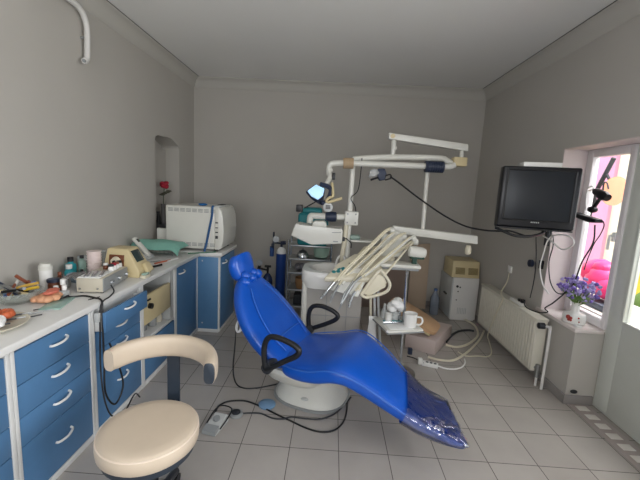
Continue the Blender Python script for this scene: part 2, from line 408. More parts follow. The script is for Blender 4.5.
def drawer(t, y0, y1, z0, z1, X=FX, hy=None):
    b = B(); bx(b, (X-.018, y0+.024, z0+.002), (X, y1-.024, z1-.002), .002); d = obj('drawer', b, BLUE, t)
    if X > FX+.02: 
        b2 = B()
        for yy in (y0+.03, y1-.045): bx(b2, (X-.4, yy, z0+.01), (X-.018, yy+.012, z1-.02))
        bx(b2, (X-.4, y0+.03, z0+.005), (X-.018, y1-.033, z0+.012)); obj('drawer_box', b2, WHITE, d)
    pull(d, X, (y0+y1)/2 if hy is None else hy, (z0+z1)/2+.025)
def cab(y0, y1, label): return thing('base_cabinet', label, 'cabinet', ((XL+FX)/2, (y0+y1)/2, 0), 'blue base cabinets along the left wall')
def worktop_units():
    t = cab(-1.10, -.56, 'blue drawer cabinet cut by left photo edge'); carcass(t, -1.10, -.56)
    for z0, z1 in ((.63, .795), (.47, .63), (.325, .47), (.04, .325)): drawer(t, -1.10, -.56, z0, z1)
    t = cab(-.56, -.035, 'blue cabinet with four closed drawers left of the beige stool'); carcass(t, -.56, -.035)
    for z0, z1 in ((.63, .795), (.47, .63), (.325, .47), (.04, .325)): drawer(t, -.56, -.035, z0, z1)
    t = cab(-.035, .51, 'blue drawer cabinet whose top drawer is pulled out'); carcass(t, -.035, .51)
    drawer(t, -.035, .485, .665, .79, X=FX+.07)
    for z0, z1 in ((.54, .66), (.41, .54), (.04, .41)): drawer(t, -.035, .51, z0, z1)
    t = cab(.51, 1.075, 'open bay cabinet with cream lock panel and low blue drawer'); carcass(t, .51, 1.075, hollow=True)
    b = B(); bx(b, (FX-.03, .54, .475), (FX-.006, 1.0, .70), .004); p = obj('panel', b, CREAMD, t, label='cream panel with round lock')
    b = B(); cyl(b, (FX-.006, .63, .61), (FX+.02, .63, .61), .022); bx(b, (FX-.006, .60, .655), (FX+.002, .645, .668)); obj('lock', b, BLACK, p)
    b = B(); bx(b, (FX-.5, .98, .365), (FX-.006, 1.05, .80), .003); obj('side_filler', b, LGREY, t)
    drawer(t, .51, 1.075, .04, .335)
    t = cab(1.075, 1.60, 'blue door cabinet just before the deeper corner cabinet'); carcass(t, 1.075, 1.60)
    b = B(); bx(b, (FX-.018, 1.10, .037), (FX, 1.59, .80), .002); d = obj('door', b, BLUE, t); pull(d, FX, 1.19, .74)
    # deeper corner cabinet
    t = cab(1.60, 2.16, 'deeper blue corner cabinet carrying the white autoclave')
    b = B(); bx(b, (XL+.005, 1.602, 0), (-.965, 2.16, .815), .002); obj('body', b, WHITE, t)
    b = B(); bx(b, (FX+.006, 1.590, .035), (-.967, 1.602, .812), .002); obj('side_panel', b, BLUED, t)
    b = B(); bx(b, (-.965, 1.63, .035), (-.947, 2.13, .80), .002); d = obj('door', b, BLUE, t); pull(d, -.947, 1.72, .74)
    b = B(); bx(b, (FX+.008, 1.585, 0), (-.955, 1.60, .035), .002); bx(b, (-.965, 1.60, 0), (-.944, 2.16, .035), .002); bx(b, (-.968, 1.60, .035), (-.95, 1.622, .81)); obj('frame', b, WHITE, t)
    b = B()
    for z in (.10, .77): cyl(b, (-1.13, 1.588, z), (-1.13, 1.592, z), .008, seg=10)
    obj('screw_cap', b, LGREY, t)
worktop_units()
b = B(); bx(b, (XL+.001, -1.12, .812), (FX+.025, 1.598, .85), .008, 3); obj('worktop', b, WTOP, label='long white worktop covering the left base cabinets', cat='worktop')
b = B(); bx(b, (XL+.001, 1.60, .82), (-.93, 2.18, .858), .006, 3); obj('worktop', b, WTOP, label='deeper white worktop under the autoclave on the corner cabinet', cat='worktop')
WZ = .85
# small things stored in the open bay
box('transformer_box', (-1.42, .60, .365), (-1.27, .74, .455), GREY, label='small grey box inside open cabinet bay under cream panel', cat='box')
turned('storage_jar', (-1.28, .84, .365), [(.035, 0), (.035, .07), (.028, .08), (.028, .09)], CLEARP, label='pale jar on open bay shelf beside the grey box', cat='jar')
turned('storage_jar', (-1.27, .93, .365), [(.028, 0), (.028, .05), (.02, .06), (.02, .07)], CREAM, label='small cream jar at right end of open bay shelf', cat='jar')
# ------------------------------------------------------------------ on the worktop
t = thing('autoclave', 'large white autoclave with slotted vents and rounded front on corner worktop', 'autoclave', (-1.24, 1.88, .858))
b = B(); bx(b, (-1.53, 1.63, .885), (-1.02, 2.12, 1.325), .012, 3); obj('body', b, ENAMEL, t)
b = B()
prof = [(-1.02, .885), (-1.02, 1.325), (-.985, 1.325), (-.955, 1.30), (-.935, 1.22), (-.925, 1.1), (-.93, .98), (-.95, .90), (-.975, .885)]
prism(b, [(x, 1.635, z) for x, z in prof], (0, .48, 0), .006); obj('door', b, ENAMEL, t)
b = B()
for i in range(8):
    for z in (1.265, .915):
        for k in range(3): bx(b, (-1.50+i*.062, 1.6265, z+k*.013), (-1.50+i*.062+.048, 1.631, z+k*.013+.006))
obj('vent', b, GREY, t, label='grey slotted vents')
b = B()
for z, h in ((1.16, .012), (1.11, .008), (1.06, .012), (1.0, .03)): bx(b, (-1.012, 1.631, z), (-.985, 1.636, z+h))
obj('indicator', b, DKGREY, t)
b = B(); bx(b, (-1.06, 1.66, 1.322), (-.975, 2.06, 1.34), .004); obj('control_panel', b, LGREY, t)
b = B(); bx(b, (-1.03, 1.75, 1.338), (-.985, 1.9, 1.345), .002); obj('display', b, DKGREY, t)
b = B()
for x in (-1.48, -1.02):
    for y in (1.68, 2.07): cyl(b, (x, y, .858), (x, y, .886), .02)
obj('foot', b, BLACK, t)
wire('rubber_strap', [(-1.045, 1.66, 1.33), (-1.04, 1.622, 1.325), (-1.045, 1.622, 1.24), (-1.075, 1.622, 1.08), (-1.10, 1.622, .95), (-1.115, 1.60, .866)], .0115, mat('blue_rubber', '1d5284', .5), label='blue rubber strap hanging over side of the autoclave', cat='strap')
b = B(); ball(b, (-1.19, 1.76, 1.339), (.045, .05, .0135), noise=.1); obj('folded_cloth', b, mat('blue_cloth', '2d6fae', .8), label='small blue cloth on top of the autoclave', cat='cloth')
# niche: vase, rose, canister, bottle
t = thing('bottle', 'black bottle inside the wall niche below the red flower', 'bottle', (-1.80, 2.0, .87)); turned('body', (-1.80, 2.02, .87), [(.04, 0), (.042, .02), (.042, .2), (.02, .25), (.015, .32)], BLACK, t)
rod('cap', (-1.80, 2.02, 1.19), (-1.80, 2.02, 1.215), .017, DKGREY, t)
t = thing('vase', 'slender grey vase in wall niche holding one red flower', 'vase', (-1.83, 2.22, .87)); turned('body', (-1.83, 2.20, .87), [(.045, 0), (.05, .1), (.035, .25), (.02, .36), (.025, .42)], mat('grey_vase', '6f6d6c', .4), t)
t = thing('artificial_rose', 'red rose standing in the vase of the wall niche', 'flower', (-1.83, 2.2, 1.29))
wire('stem', [(-1.83, 2.2, 1.1), (-1.82, 2.19, 1.35), (-1.79, 2.15, 1.47)], .005, mat('dark_stem', '3a4a30', .7), t)
b = B()
for i in range(9): ball(b, (-1.785+.022*math.cos(i*2.4), 2.14+.028*math.sin(i*2.4), 1.49+.006*i), (.03, .03, .022), sub=2, noise=.2)
obj('blossom', b, RED, t)
b = B()
for i in range(4): ball(b, (-1.79+.02*i-.03, 2.16+.015*i, 1.40+.015*i), (.035, .02, .012), sub=2, noise=.2)
obj('leaf', b, mat('dark_leaf', '4a4a3c', .7), t)
t = thing('canister', 'white plastic canister with black lid behind the green cloth', 'canister', (-1.62, 1.75, .858)); box('body', (-1.665, 1.70, .858), (-1.555, 1.81, 1.07), ENAMEL, t, bev=.015); box('lid', (-1.65, 1.715, 1.07), (-1.57, 1.795, 1.105), BLACK, t, bev=.01)
# green cloth over a wire rack
t = thing('test_tube_rack', 'chrome wire rack under the green cloth on the worktop', 'rack', (-1.50, 1.44, WZ))
b = B()
for x in (-1.66, -1.34):
    for y in (1.36, 1.50): tube(b, [(x, y, WZ), (x, y, WZ+.085)], .003, 6, 1)
for y in (1.36, 1.50):
    for z in (.02, .085): tube(b, [(-1.66, y, WZ+z), (-1.34, y, WZ+z)], .003, 6, 1)
for i in range(9): tube(b, [(-1.66+.04*i, 1.36, WZ+.02), (-1.66+.04*i, 1.36, WZ+.085), (-1.66+.04*i, 1.50, WZ+.085)], .002, 6, 1)
obj('wire_frame', b, CHROME, t)
b = B(); nx, ny = 22, 12; g = []
for i in range(nx+1):
    row = []
    for j in range(ny+1):
        u, v = i/nx, j/ny
        x = -1.73+.46*u; y = 1.30+.27*v
        z = WZ+.098+.05*math.sin(PI*(.12+.7*v))*(1-.5*u)+.007*math.sin(9*u+4*v)
        if v < .2: z -= .055*(1-v/.2)**1.3*(.5+.5*u)
        if u > .88: z -= .045*((u-.88)/.12)
        if u < .15: z -= .03*(1-u/.15)
        row.append(b.verts.new(V((x, y-.02*math.sin(5*u), z))))
    g.append(row)
for i in range(nx):
    for j in range(ny): b.faces.new((g[i][j], g[i+1][j], g[i+1][j+1], g[i][j+1]))
o = obj('draped_cloth', b, GREEN, label='green cloth draped over the wire rack beside the autoclave', cat='cloth'); md = o.modifiers.new('thickness', 'SOLIDIFY'); md.thickness = .003
# cordless phone on stand
t = thing('telephone', 'pale telephone handset leaning in its stand behind cream machine', 'telephone', (-1.55, 1.2, WZ))
b = B(); prism(b, [(-1.64, 1.14, WZ), (-1.46, 1.14, WZ), (-1.47, 1.14, WZ+.03), (-1.60, 1.14, WZ+.075), (-1.63, 1.14, WZ+.07)], (0, .12, 0), .008); obj('base', b, LGREY, t)
b = B(); M_ = Matrix.Translation((-1.545, 1.19, WZ+.105)) @ Matrix.Rotation(math.radians(48), 4, 'Y')
bx(b, (-.11, -.028, -.016), (.11, .028, .016), .013, 3, M_); obj('handset', b, ENAMEL, t)
b = B(); bx(b, (-.085, -.016, .0145), (-.05, .016, .0185), .002, 2, M_); obj('display', b, LCD, t)
# pens and burs on worktop
def stick(name, a, c, r, m, label, cat, group=None, z=None): return wire(name, [V(a), V(c)], r, m, kk=1, seg=8, label=label, cat=cat, group=group)
stick('pen', (-1.33, 1.00, WZ+.006), (-1.27, 1.17, WZ+.006), .006, ORANGE, 'orange pen lying before the green cloth', 'pen')
stick('marker_pen', (-1.262, 1.10, WZ+.008), (-1.235, 1.25, WZ+.008), .008, PAPER, 'white marker pen nearest the worktop edge before the green cloth', 'pen')
stick('probe', (-1.45, .98, WZ+.004), (-1.34, 1.12, WZ+.004), .004, STEEL, 'thin steel probe lying left of the orange pen', 'dental probe')
stick('marker_pen', (-1.285, .86, WZ+.009), (-1.25, .96, WZ+.009), .009, BLACK, 'short black marker lying right of the cream machine', 'pen')
stick('tubing', (-1.245, 1.50, WZ+.006), (-1.0, 1.608, WZ+.016), .006, mat('green_tubing', '2f6b4f', .5), 'green tube lying along worktop edge before the autoclave', 'tube')
# cream amalgamator
t = thing('amalgamator', 'cream amalgamator machine with dark screen and round dial on worktop', 'machine', (-1.36, .64, WZ))
b = B()
lo = [(-1.49, .54), (-1.215, .54), (-1.215, .72), (-1.49, .72)]; hi = [(-1.46, .56), (-1.31, .56), (-1.31, .70), (-1.46, .70)]
AH = .21
vb = [b.verts.new(V((x, y, WZ))) for x, y in lo]; vm = [b.verts.new(V((x, y, WZ+.05))) for x, y in lo]; vt = [b.verts.new(V((x, y, WZ+AH))) for x, y in hi]
b.faces.new(vb[::-1]); b.faces.new(vt)
for i in range(4): b.faces.new((vb[i], vb[(i+1) % 4], vm[(i+1) % 4], vm[i])); b.faces.new((vm[i], vm[(i+1) % 4], vt[(i+1) % 4], vt[i]))
bmesh.ops.bevel(b, geom=list(b.edges), offset=.009, segments=3, profile=.5, affect='EDGES'); obj('housing', b, CREAMD, t)
sl = V((-.095, 0, AH-.05)).normalized(); nn = V((AH-.05, 0, .095)).normalized()
def on_slope(y, s): return V((-1.215, y, WZ+.05))+sl*s+nn*.001
b = B(); prism(b, [on_slope(.578, .07), on_slope(.68, .07), on_slope(.68, .165), on_slope(.578, .165)], nn*.004, .002); obj('screen', b, LCD, t)
b = B(); prism(b, [on_slope(.60, -.03), on_slope(.69, -.03), on_slope(.68, .045), on_slope(.61, .045)], nn*.03, .008); obj('chute', b, CREAMD, t)
b = B(); prism(b, [(-1.44, .548, WZ+.075), (-1.33, .548, WZ+.075), (-1.33, .560, WZ+.165), (-1.44, .560, WZ+.165)], (0, -.012, 0), .003); obj('dial_plate', b, AMBER, t)
b = B(); cyl(b, (-1.385, .545, WZ+.12), (-1.385, .52, WZ+.117), .034, .03); o = obj('dial', b, CREAM, t)
rod('knob', (-1.385, .525, WZ+.118), (-1.385, .508, WZ+.117), .011, BLACK, o)
box('pill_box', (-1.205, .535, WZ), (-1.165, .61, WZ+.022), CREAM, label='small cream box at worktop edge before the cream machine', cat='box')
box('pill_box', (-1.202, .545, WZ+.022), (-1.17, .605, WZ+.036), MINT, label='flat pale green box stacked on the small cream box', cat='box')
# grey/beige control box with knobs
t = thing('control_box', 'pale metal control box with grey knob panel at worktop edge', 'control box', (-1.33, .3, WZ))
Mb = Matrix.Translation((0, .045, 0)) @ rz((-1.23, .11, WZ), math.radians(8))
CASE = mat('pale_beige_metal', 'c3bcab', .45)
b = B(); bx(b, (-1.39, .11, WZ+.008), (-1.235, .46, WZ+.095), .004, 2, Mb); obj('case', b, CASE, t)
b = B(); bx(b, (-1.236, .112, WZ+.01), (-1.228, .458, WZ+.093), .002, 2, Mb); p = obj('front_panel', b, GREY, t)
for y in (.20, .31, .42):
    b = B(); cyl(b, Mb @ V((-1.229, y, WZ+.05)), Mb @ V((-1.208, y, WZ+.05)), .014, .011); obj('knob', b, CHROME, p)
b = B()
for x in (-1.37, -1.25):
    for y in (.13, .44): c = Mb @ V((x, y, WZ)); cyl(b, c, c+UP*.01, .01, seg=10)
obj('foot', b, BLACK, t)
b = B(); cyl(b, Mb @ V((-1.37, .111, WZ+.03)), Mb @ V((-1.37, .105, WZ+.03)), .006, seg=10); cyl(b, Mb @ V((-1.265, .111, WZ+.03)), Mb @ V((-1.265, .105, WZ+.03)), .006, seg=10); obj('screw', b, STEEL, t)
TZ = WZ+.0955
b = B(); bx(b, (-1.385, .115, TZ), (-1.255, .29, TZ+.006), .002, 2, Mb); obj('instrument_tray', b, PAPER, label='flat white tray lying on top of the pale control box', cat='tray')
for i in range(3):
    b = B(); bx(b, (-1.375+.04*i, .12, TZ+.0065), (-1.351+.04*i, .26, TZ+.013), .001, 2, Mb @ rz((-1.34, .2, TZ), .3)); obj('foil_strip', b, SILVER, label='silver foil strip on white tray above the control box', cat='foil strip', group='foil strips on the control box')
def bottle(label, c, r, h, m, capm, caph=.02, capr=None, group=None, cat='bottle', name='bottle'):
    t = thing(name, label, cat, c, group)
    c = V(c); capr = capr or r*.55
    turned('body', c, [(r*.94, 0), (r, .004), (r, h*.72), (r*.85, h*.84), (capr*.9, h*.9), (capr*.9, h)], m, t, seg=20)
    turned('cap', c+V((0, 0, h)), [(capr, 0), (capr, caph*.9), (capr*.85, caph)], capm, t, seg=16)
    return t
for i, (yy, cm, cl) in enumerate(((.315, DKGREY, 'grey cap nearest the foil tray'), (.355, RED, 'red cap'), (.395, BROWNP, 'brown cap'), (.435, BLACK, 'black cap, farthest one'))):
    bottle('small white bottle in row on control box, '+cl, Mb @ V((-1.275, yy, TZ)), .019, .032, CERAMIC, cm, .014, .017, 'small bottles on the control box')
bottle('small amber bottle with white cap in back row on control box', Mb @ V((-1.33, .36, TZ)), .017, .03, AMBER, CERAMIC, .014, .015)
# pinkish cup stack, clear tube and teal bottles behind
t = thing('cup_stack', 'stack of pinkish white plastic cups behind the control box', 'cups', (-1.52, .50, WZ))
b = B()
for k in range(7): lathe(b, (-1.52, .50, WZ+.02*k+.002), [(.032, 0), (.045, .07), (.047, .07), (.047, .074), (.034, .074)], 20)
obj('cups', b, PINKW, t, kind='stuff')
turned('plastic_tumbler', (-1.62, .71, WZ), [(.034, 0), (.044, .15), (.042, .15), (.032, .004)], CLEARP, label='clear plastic tumbler between the cup stack and cream machine', cat='tumbler')
turned('plastic_tumbler', (-1.68, .60, WZ), [(.03, 0), (.036, .13), (.034, .13), (.028, .004)], CLEARP, label='clear plastic tumbler behind the pinkish cup stack', cat='tumbler')
bottle('teal mouthwash bottle with black cap against left wall', (-1.69, .49, WZ), .036, .11, TEALL, BLACK, .032)
bottle('grey green bottle with dark cap right of the teal bottle', (-1.66, .565, WZ), .026, .12, MINT, DKGREY, .022)
bottle('short teal bottle with white cap before the teal mouthwash bottle', (-1.65, .42, WZ), .03, .075, TEALL, CERAMIC, .03, .02)
bottle('dark bottle with black cap just left of the pinkish cups', (-1.555, .415, WZ), .018, .06, AMBER, BLACK, .016)
# white canister, dark jars and small white bottles
t = thing('canister', 'tall white canister with stepped lid against left wall', 'canister', (-1.61, .17, WZ)); turned('body', (-1.61, .17, WZ), [(.034, 0), (.036, .004), (.036, .13)], CERAMIC, t); turned('lid', (-1.61, .17, WZ+.13), [(.038, 0), (.038, .022), (.031, .03), (.029, .04)], ENAMEL, t)
bottle('dark amber jar with navy lid in front of tall white canister', (-1.545, .15, WZ), .033, .06, AMBER, NAVY, .02, .037, cat='jar', name='jar')
bottle('small white capped amber bottle beside the dark amber jar', (-1.475, .135, WZ), .018, .05, AMBER, CERAMIC, .035, .015)
bottle('small clear bottle with white cap nearest the control box', (-1.405, .055, WZ), .025, .045, CLEARP, CERAMIC, .028, .013)
bottle('clear bottle with white cap left of the control box', (-1.46, .06, WZ), .022, .04, CLEARP, CERAMIC, .024, .013)
bottle('brown bottle with brown cap behind the dark amber jar', (-1.60, .27, WZ), .02, .07, AMBER, BROWNP, .02)
bottle('squat grey bottle with white lid behind the control box', (-1.54, .245, WZ), .026, .05, LGREY, CERAMIC, .018, .024)
b = B(); bx(b, (-1.61, .335, WZ), (-1.52, .395, WZ+.06), .008); obj('glove_box', b, mat('pale_blue_card', '9fb3c4', .7), label='pale blue card box behind the control box under foil', cat='box')
b = B(); nx_, ny_ = 10, 6; g = [[b.verts.new(V((-1.53+.015*i, .19+.03*j, WZ+.075+.014*math.sin(i*1.7)*math.cos(j*1.9)))) for j in range(ny_)] for i in range(nx_)]
for i in range(nx_-1):
    for j in range(ny_-1): b.faces.new((g[i][j], g[i+1][j], g[i+1][j+1], g[i][j+1]))
o = obj('blister_foil', b, SILVER, label='crinkled silver foil pack left behind the control box', cat='foil pack', angle=180); md = o.modifiers.new('thickness', 'SOLIDIFY'); md.thickness = .003
# glass slab and paper
b = B(); bx(b, (-1.40, -.17, WZ), (-1.30, .035, WZ+.008), .002, 2, rz((-1.35, -.07, WZ), math.radians(16))); obj('mixing_slab', b, MINT, label='pale green glass mixing slab lying before the small bottles', cat='slab')
b = B(); tube(b, [(-1.375, -.03, WZ+.014), (-1.36, .0, WZ+.018), (-1.355, .02, WZ+.022)], .006, 8, 3); obj('spatula', b, BLACK, label='tiny black tip lying on the green glass slab', cat='spatula')
# glass bowl with tools
BWL = V((-1.575, -.085, WZ))
t = thing('glass_bowl', 'clear glass bowl full of dental tools on worktop', 'bowl', BWL); turned('bowl', BWL, [(.055, .0), (.10, .035), (.125, .072), (.12, .074), (.096, .038), (.05, .006)], mat('bowl_glass', 'b9bfb8', .08, alpha=.42), t, seg=28)
tc_ = [('yellow', mat('yellow_plastic', 'd9b43c', .4)), ('blue', mat('blue_plastic', '3f6cb0', .4)), ('white', ENAMEL), ('navy', NAVY), ('tan', CREAMD), ('black', BLACK), ('grey', GREY), ('golden', mat('golden_plastic', 'caa24a', .4)), ('pale blue', mat('pale_blue_plastic2', '8fa9cc', .4)), ('brown', BROWNP), ('silver', STEEL)]
for i, (cn, m_) in enumerate(tc_):
    a = i*.9+.4
    p0 = BWL+V((.055*math.cos(a+2.6), .055*math.sin(a+2.6), .035+.003*i)); p1 = BWL+V((.105*math.cos(a), .105*math.sin(a), .085+.008*(i % 4)))
    wire('dental_tool', [p0, (p0+p1)/2+V((0, 0, .006)), p1], .0085, m_, kk=3, label=cn+' handled dental tool sticking out of the glass bowl', cat='dental tool', group='tools in the glass bowl')
# brown articulator
t = thing('articulator', 'brown hinged articulator standing behind the glass bowl', 'articulator', (-1.66, .10, WZ))
b = B(); bx(b, (-1.70, .0, WZ), (-1.62, .09, WZ+.018), .004); obj('base', b, DKGREY, t)
b = B(); tube(b, [P(15.5, 275.5, Y=-.02), P(21, 279, Y=0), P(28, 284, Y=.04), V((-1.66, .06, WZ+.02))], .0095, 8, 4); ball(b, P(28.5, 285, Y=.04), (.016, .016, .03)); obj('arm', b, BROWNP, t)
# orange/peach impressions
b = B()
for i in range(10): ball(b, (-1.435+.038*math.cos(i*1.9), -.035+.05*math.sin(i*1.3), WZ+.024), (.028, .032, .020), noise=.25, sub=2)
obj('dental_impression', b, PEACH, label='peach rubber dental impression right of the glass bowl', cat='dental impression')
b = B()
for i in range(5): ball(b, (-1.435+.02*math.cos(i*1.9), -.01+.04*math.sin(i*1.3), WZ+.052), (.02, .026, .011), noise=.25, sub=2)
obj('dental_impression', b, mat('coral_rubber', 'c9705c', .5, var=.2), label='coral rubber piece lying on the peach dental impression', cat='dental impression')
b = B()
for i in range(5): ball(b, (-1.51+.02*i, .055+.012*(i % 2), WZ+.014), (.02, .02, .013), noise=.3, sub=2)
obj('cotton_pad', b, COTTON, label='white cotton pads between the peach impression and bottles', cat='cotton')
# round plate with models
PLC = V((-1.40, -.43, WZ))
t = thing('plate', 'large cream plate with small instruments at left photo edge', 'plate', PLC); turned('plate', PLC, [(.10, 0), (.145, .016), (.155, .026), (.15, .027), (.14, .02), (.02, .007)], mat('cream_china', 'd6d0bf', .25), t, seg=40)
b = B()
for i in range(7): ball(b, PLC+V((-.02+.045*math.cos(i), .085+.02*math.sin(i*1.7), .040)), (.024, .022, .020), sub=2, noise=.25)
obj('dental_cast', b, ORANGE, label='orange brown dental cast lying on the cream plate', cat='dental cast')
b = B()
for i in range(4): ball(b, PLC+V((.02+.02*i, .05-.025*i, .034)), (.018, .02, .014), sub=2, noise=.3)
obj('dental_cast', b, COTTON, label='white plaster dental piece right of the orange cast on plate', cat='dental cast')
for i in range(8):
    q = PLC+V((.03+.022*(i % 3), -.08+.028*i, 0))
    stick('bur', q+V((-.04, -.01, .024)), q+V((.03, .028, .03)), .0035, STEEL if i % 2 else DKGREY, 'thin metal bur lying on the cream plate', 'bur', 'burs on the cream plate')
for i in range(6):
    y = -.27+.045*i; x = -1.33-.03*(i % 2)
    stick('tweezers', (x-.03, y-.055, WZ+.004), (x+.03, y+.03, WZ+.004), .003, STEEL if i % 3 else DKGREY, 'loose slim instrument on worktop between plate and glass slab', 'instrument', 'loose instruments on the worktop')
stick('file', (-1.235, .02, WZ+.003), (-1.21, .085, WZ+.003), .003, BLACK, 'single black needle lying beside the control box cable', 'needle')
# control box cable
wire('power_cable', [(-1.43, .10, WZ+.03), (-1.37, .04, WZ+.008), (-1.30, .07, WZ+.008), (-1.22, .05, WZ+.008), (-1.155, .02, WZ+.004), (-1.14, .0, WZ-.06), (-1.135, -.01, .70), (-1.12, -.03, .5), (-1.10, -.06, .32), (-1.07, -.02, .22), (-1.06, .05, .30), (-1.08, .04, .45), (-1.10, -.005, .60)], .0055, BLACK, label='black cable looping from control box down past the open drawer', cat='cable')
wire('power_cable', [(-1.205, .19, WZ+.05), (-1.18, .18, WZ+.012), (-1.155, .10, WZ+.004), (-1.15, .005, WZ-.02), (-1.145, -.02, .66), (-1.13, -.05, .45), (-1.08, -.10, .30), (-1.04, -.10, .2), (-1.02, -.02, .16), (-1.03, .12, .20), (-1.04, .20, .13)], .0045, BLACK, label='thin black cable hanging loose left of the pulled out drawer', cat='cable')
b = B(); bx(b, (-1.172, -.03, .735), (-1.145, .02, .79), .003); obj('power_socket', b, LGREY, label='grey power socket hanging left of the pulled out drawer', cat='socket')
# pipe on left wall
t = thing('wall_pipe', 'bent white pipe high on the left wall near the ceiling', 'pipe', (-1.72, .7, 2.4))
b = B(); tube(b, [(-1.70, -.6, 2.79), (-1.70, .2, 2.775), (-1.70, .60, 2.765), (-1.70, .73, 2.745), (-1.70, .785, 2.66), (-1.70, .782, 2.50), (-1.70, .775, 2.44), (-1.695, .75, 2.41), (-1.69, .73, 2.405)], .02, 12, 5); obj('pipe', b, WHITEPAINT, t)
b = B(); cyl(b, (-1.69, .735, 2.405), (-1.685, .715, 2.402), .012); cyl(b, (-1.745, .78, 2.58), (-1.70, .78, 2.58), .008); cyl(b, (-1.745, .3, 2.772), (-1.70, .3, 2.772), .008); obj('bracket', b, GREY, t)

# ================================================================== DENTAL CHAIR
J = V((.01, .41, 0)); _a = math.radians(-19)
CD = V((math.cos(_a), math.sin(_a), 0)); CN = V((-math.sin(_a), math.cos(_a), 0)); UP = V((0, 0, 1))
def cw(u, v, z): return J+CD*u+CN*v+UP*z
LAT = .07
def lat(u): return -LAT*min(1, max(0, (u-.25)/.6))
def cushion(bm, rows, e=3.4, seg=32):
    """rows: (u, z of the top, half width, thickness, direction of the surface normal in u,z)"""
    rings = []
    n = len(rows)
    for i, (u, z, w, t) in enumerate(rows):
        u0, z0 = rows[max(i-1, 0)][:2]; u1, z1 = rows[min(i+1, n-1)][:2]
        tv = V((u1-u0, z1-z0)).normalized(); nv = V((-tv.y, tv.x))
        if nv.y < 0: nv = -nv
        c = cw(u-nv.x*t/2, lat(u), z-nv.y*t/2); ay = CD*nv.x+UP*nv.y
        rings.append(superring(c, CN, ay, w, t/2, e, seg))
    return loft(bm, rings)
def skew_toe(bm):
    for v in bm.verts:
        q = v.co-J; u = q.dot(CD); w_ = q.dot(CN)
        if u > .6: v.co -= CD*min(1, (u-.6)/.4)*.30*(w_+.30)
def interp(rows, k=5):
    pts = [V(r+(0,) if len(r) == 3 else r) for r in rows]; out = []
    q = [pts[0]*2-pts[1]]+pts+[pts[-1]*2-pts[-2]]
    for i in range(1, len(q)-2):
        p0, p1, p2, p3 = q[i-1:i+3]
        for j in range(k):
            t = j/k; out.append(tuple(.5*((2*p1)+(p2-p0)*t+(2*p0-5*p1+4*p2-p3)*t*t+(3*p1-p0-3*p2+p3)*t**3)))
    out.append(tuple(pts[-1])); return out
chair = thing('dental_chair', 'reclined blue vinyl dental chair on white base, clear plastic over foot end', 'dental chair', (.12, .62, 0))
b = B()
cushion(b, interp([(-.03, .475, .20, .05), (-.015, .48, .265, .10), (.06, .485, .30, .13), (.2, .515, .325, .145), (.31, .552, .33, .145), (.39, .558, .322, .14), (.48, .532, .30, .13), (.62, .462, .262, .12), (.83, .365, .235, .10), (1.0, .30, .215, .075), (1.10, .265, .20, .05), (1.115, .255, .17, .02)]))
skew_toe(b); seat = obj('seat', b, CHAIRBLUE, chair)
b = B()
for sg in (-1, 1): tube(b, [cw(u, lat(u)+sg*w_, z) for u, w_, z in ((-.01, .275, .455), (.1, .318, .47), (.2, .335, .487), (.31, .34, .524), (.39, .332, .53), (.48, .31, .505), (.62, .272, .437), (.83, .245, .345), (1.02, .222, .265))], .004, 6, 5)
skew_toe(b); obj('piping', b, PIPING, seat)
b = B()
cushion(b, interp([(.03, .455, .2, .06), (.0, .47, .255, .09), (-.06, .51, .285, .11), (-.15, .60, .305, .12), (-.24, .695, .295, .12), (-.32, .79, .25, .115), (-.38, .865, .185, .105), (-.415, .91, .125, .09), (-.43, .93, .09, .06)]))
back = obj('backrest', b, CHAIRBLUE, chair)
b = B()
for s in (-1, 1): tube(b, [cw(-.03, s*.17, .50), cw(-.12, s*.19, .585), cw(-.21, s*.18, .68), cw(-.30, s*.14, .785), cw(-.36, s*.09, .855)], .004, 6, 5)
tube(b, [cw(-.10, -.19, .56), cw(-.10, 0, .566), cw(-.10, .19, .56)], .004, 6, 4)
obj('seam', b, PIPING, back)
# wrinkled film bag behind neck, headrest
b = B(); cushion(b, interp([(-.415, .915, .085, .10), (-.425, .94, .108, .12), (-.44, .985, .122, .125), (-.455, 1.035, .122, .115), (-.468, 1.078, .095, .09), (-.473, 1.09, .05, .05)]), 2.3); obj('headrest', b, CHAIRBLUE, chair)
b = B()
for i in range(7): ball(b, cw(-.415-.010*(i % 3), -.09+.028*i, .895+.012*((i*3) % 4)), (.04, .036, .036), sub=2, noise=.2)
obj('neck_wrap', b, CHAIRBLUE, chair, label='crumpled blue wrap between backrest and headrest')
b = B(); tube(b, [cw(-.43, 0, .86), cw(-.50, 0, .955)], .02, 10, 1); obj('headrest_bar', b, CHROME, chair)
# armrests (closed black loops)
for s in (-1, 1):
    b = B(); v = s*.345
    if s < 0: pts = [(-.02, .44), (-.035, .56), (-.01, .64), (.06, .665), (.20, .645), (.26, .615), (.24, .575), (.14, .52), (.05, .47), (-.02, .44)]
    else: pts = [(-.04, .47), (-.055, .60), (-.02, .675), (.07, .695), (.19, .675), (.25, .64), (.22, .60), (.12, .55), (.0, .50), (-.04, .47)]
    if s < 0: pts = [(-.10+(u+.035)*.8, z) for u, z in pts]
    else: pts = [(-.09+(u+.055)*.8, z-.035) for u, z in pts]
    tube(b, [cw(u, v, z) for u, z in pts], .018, 10, 5)
    ar = obj('armrest', b, BLACK, chair)
    b = B(); cyl(b, cw(-.075, v-s*.11, .45), cw(-.075, v+s*.012, .45), .036); obj('armrest_pivot', b, DKGREY, ar)
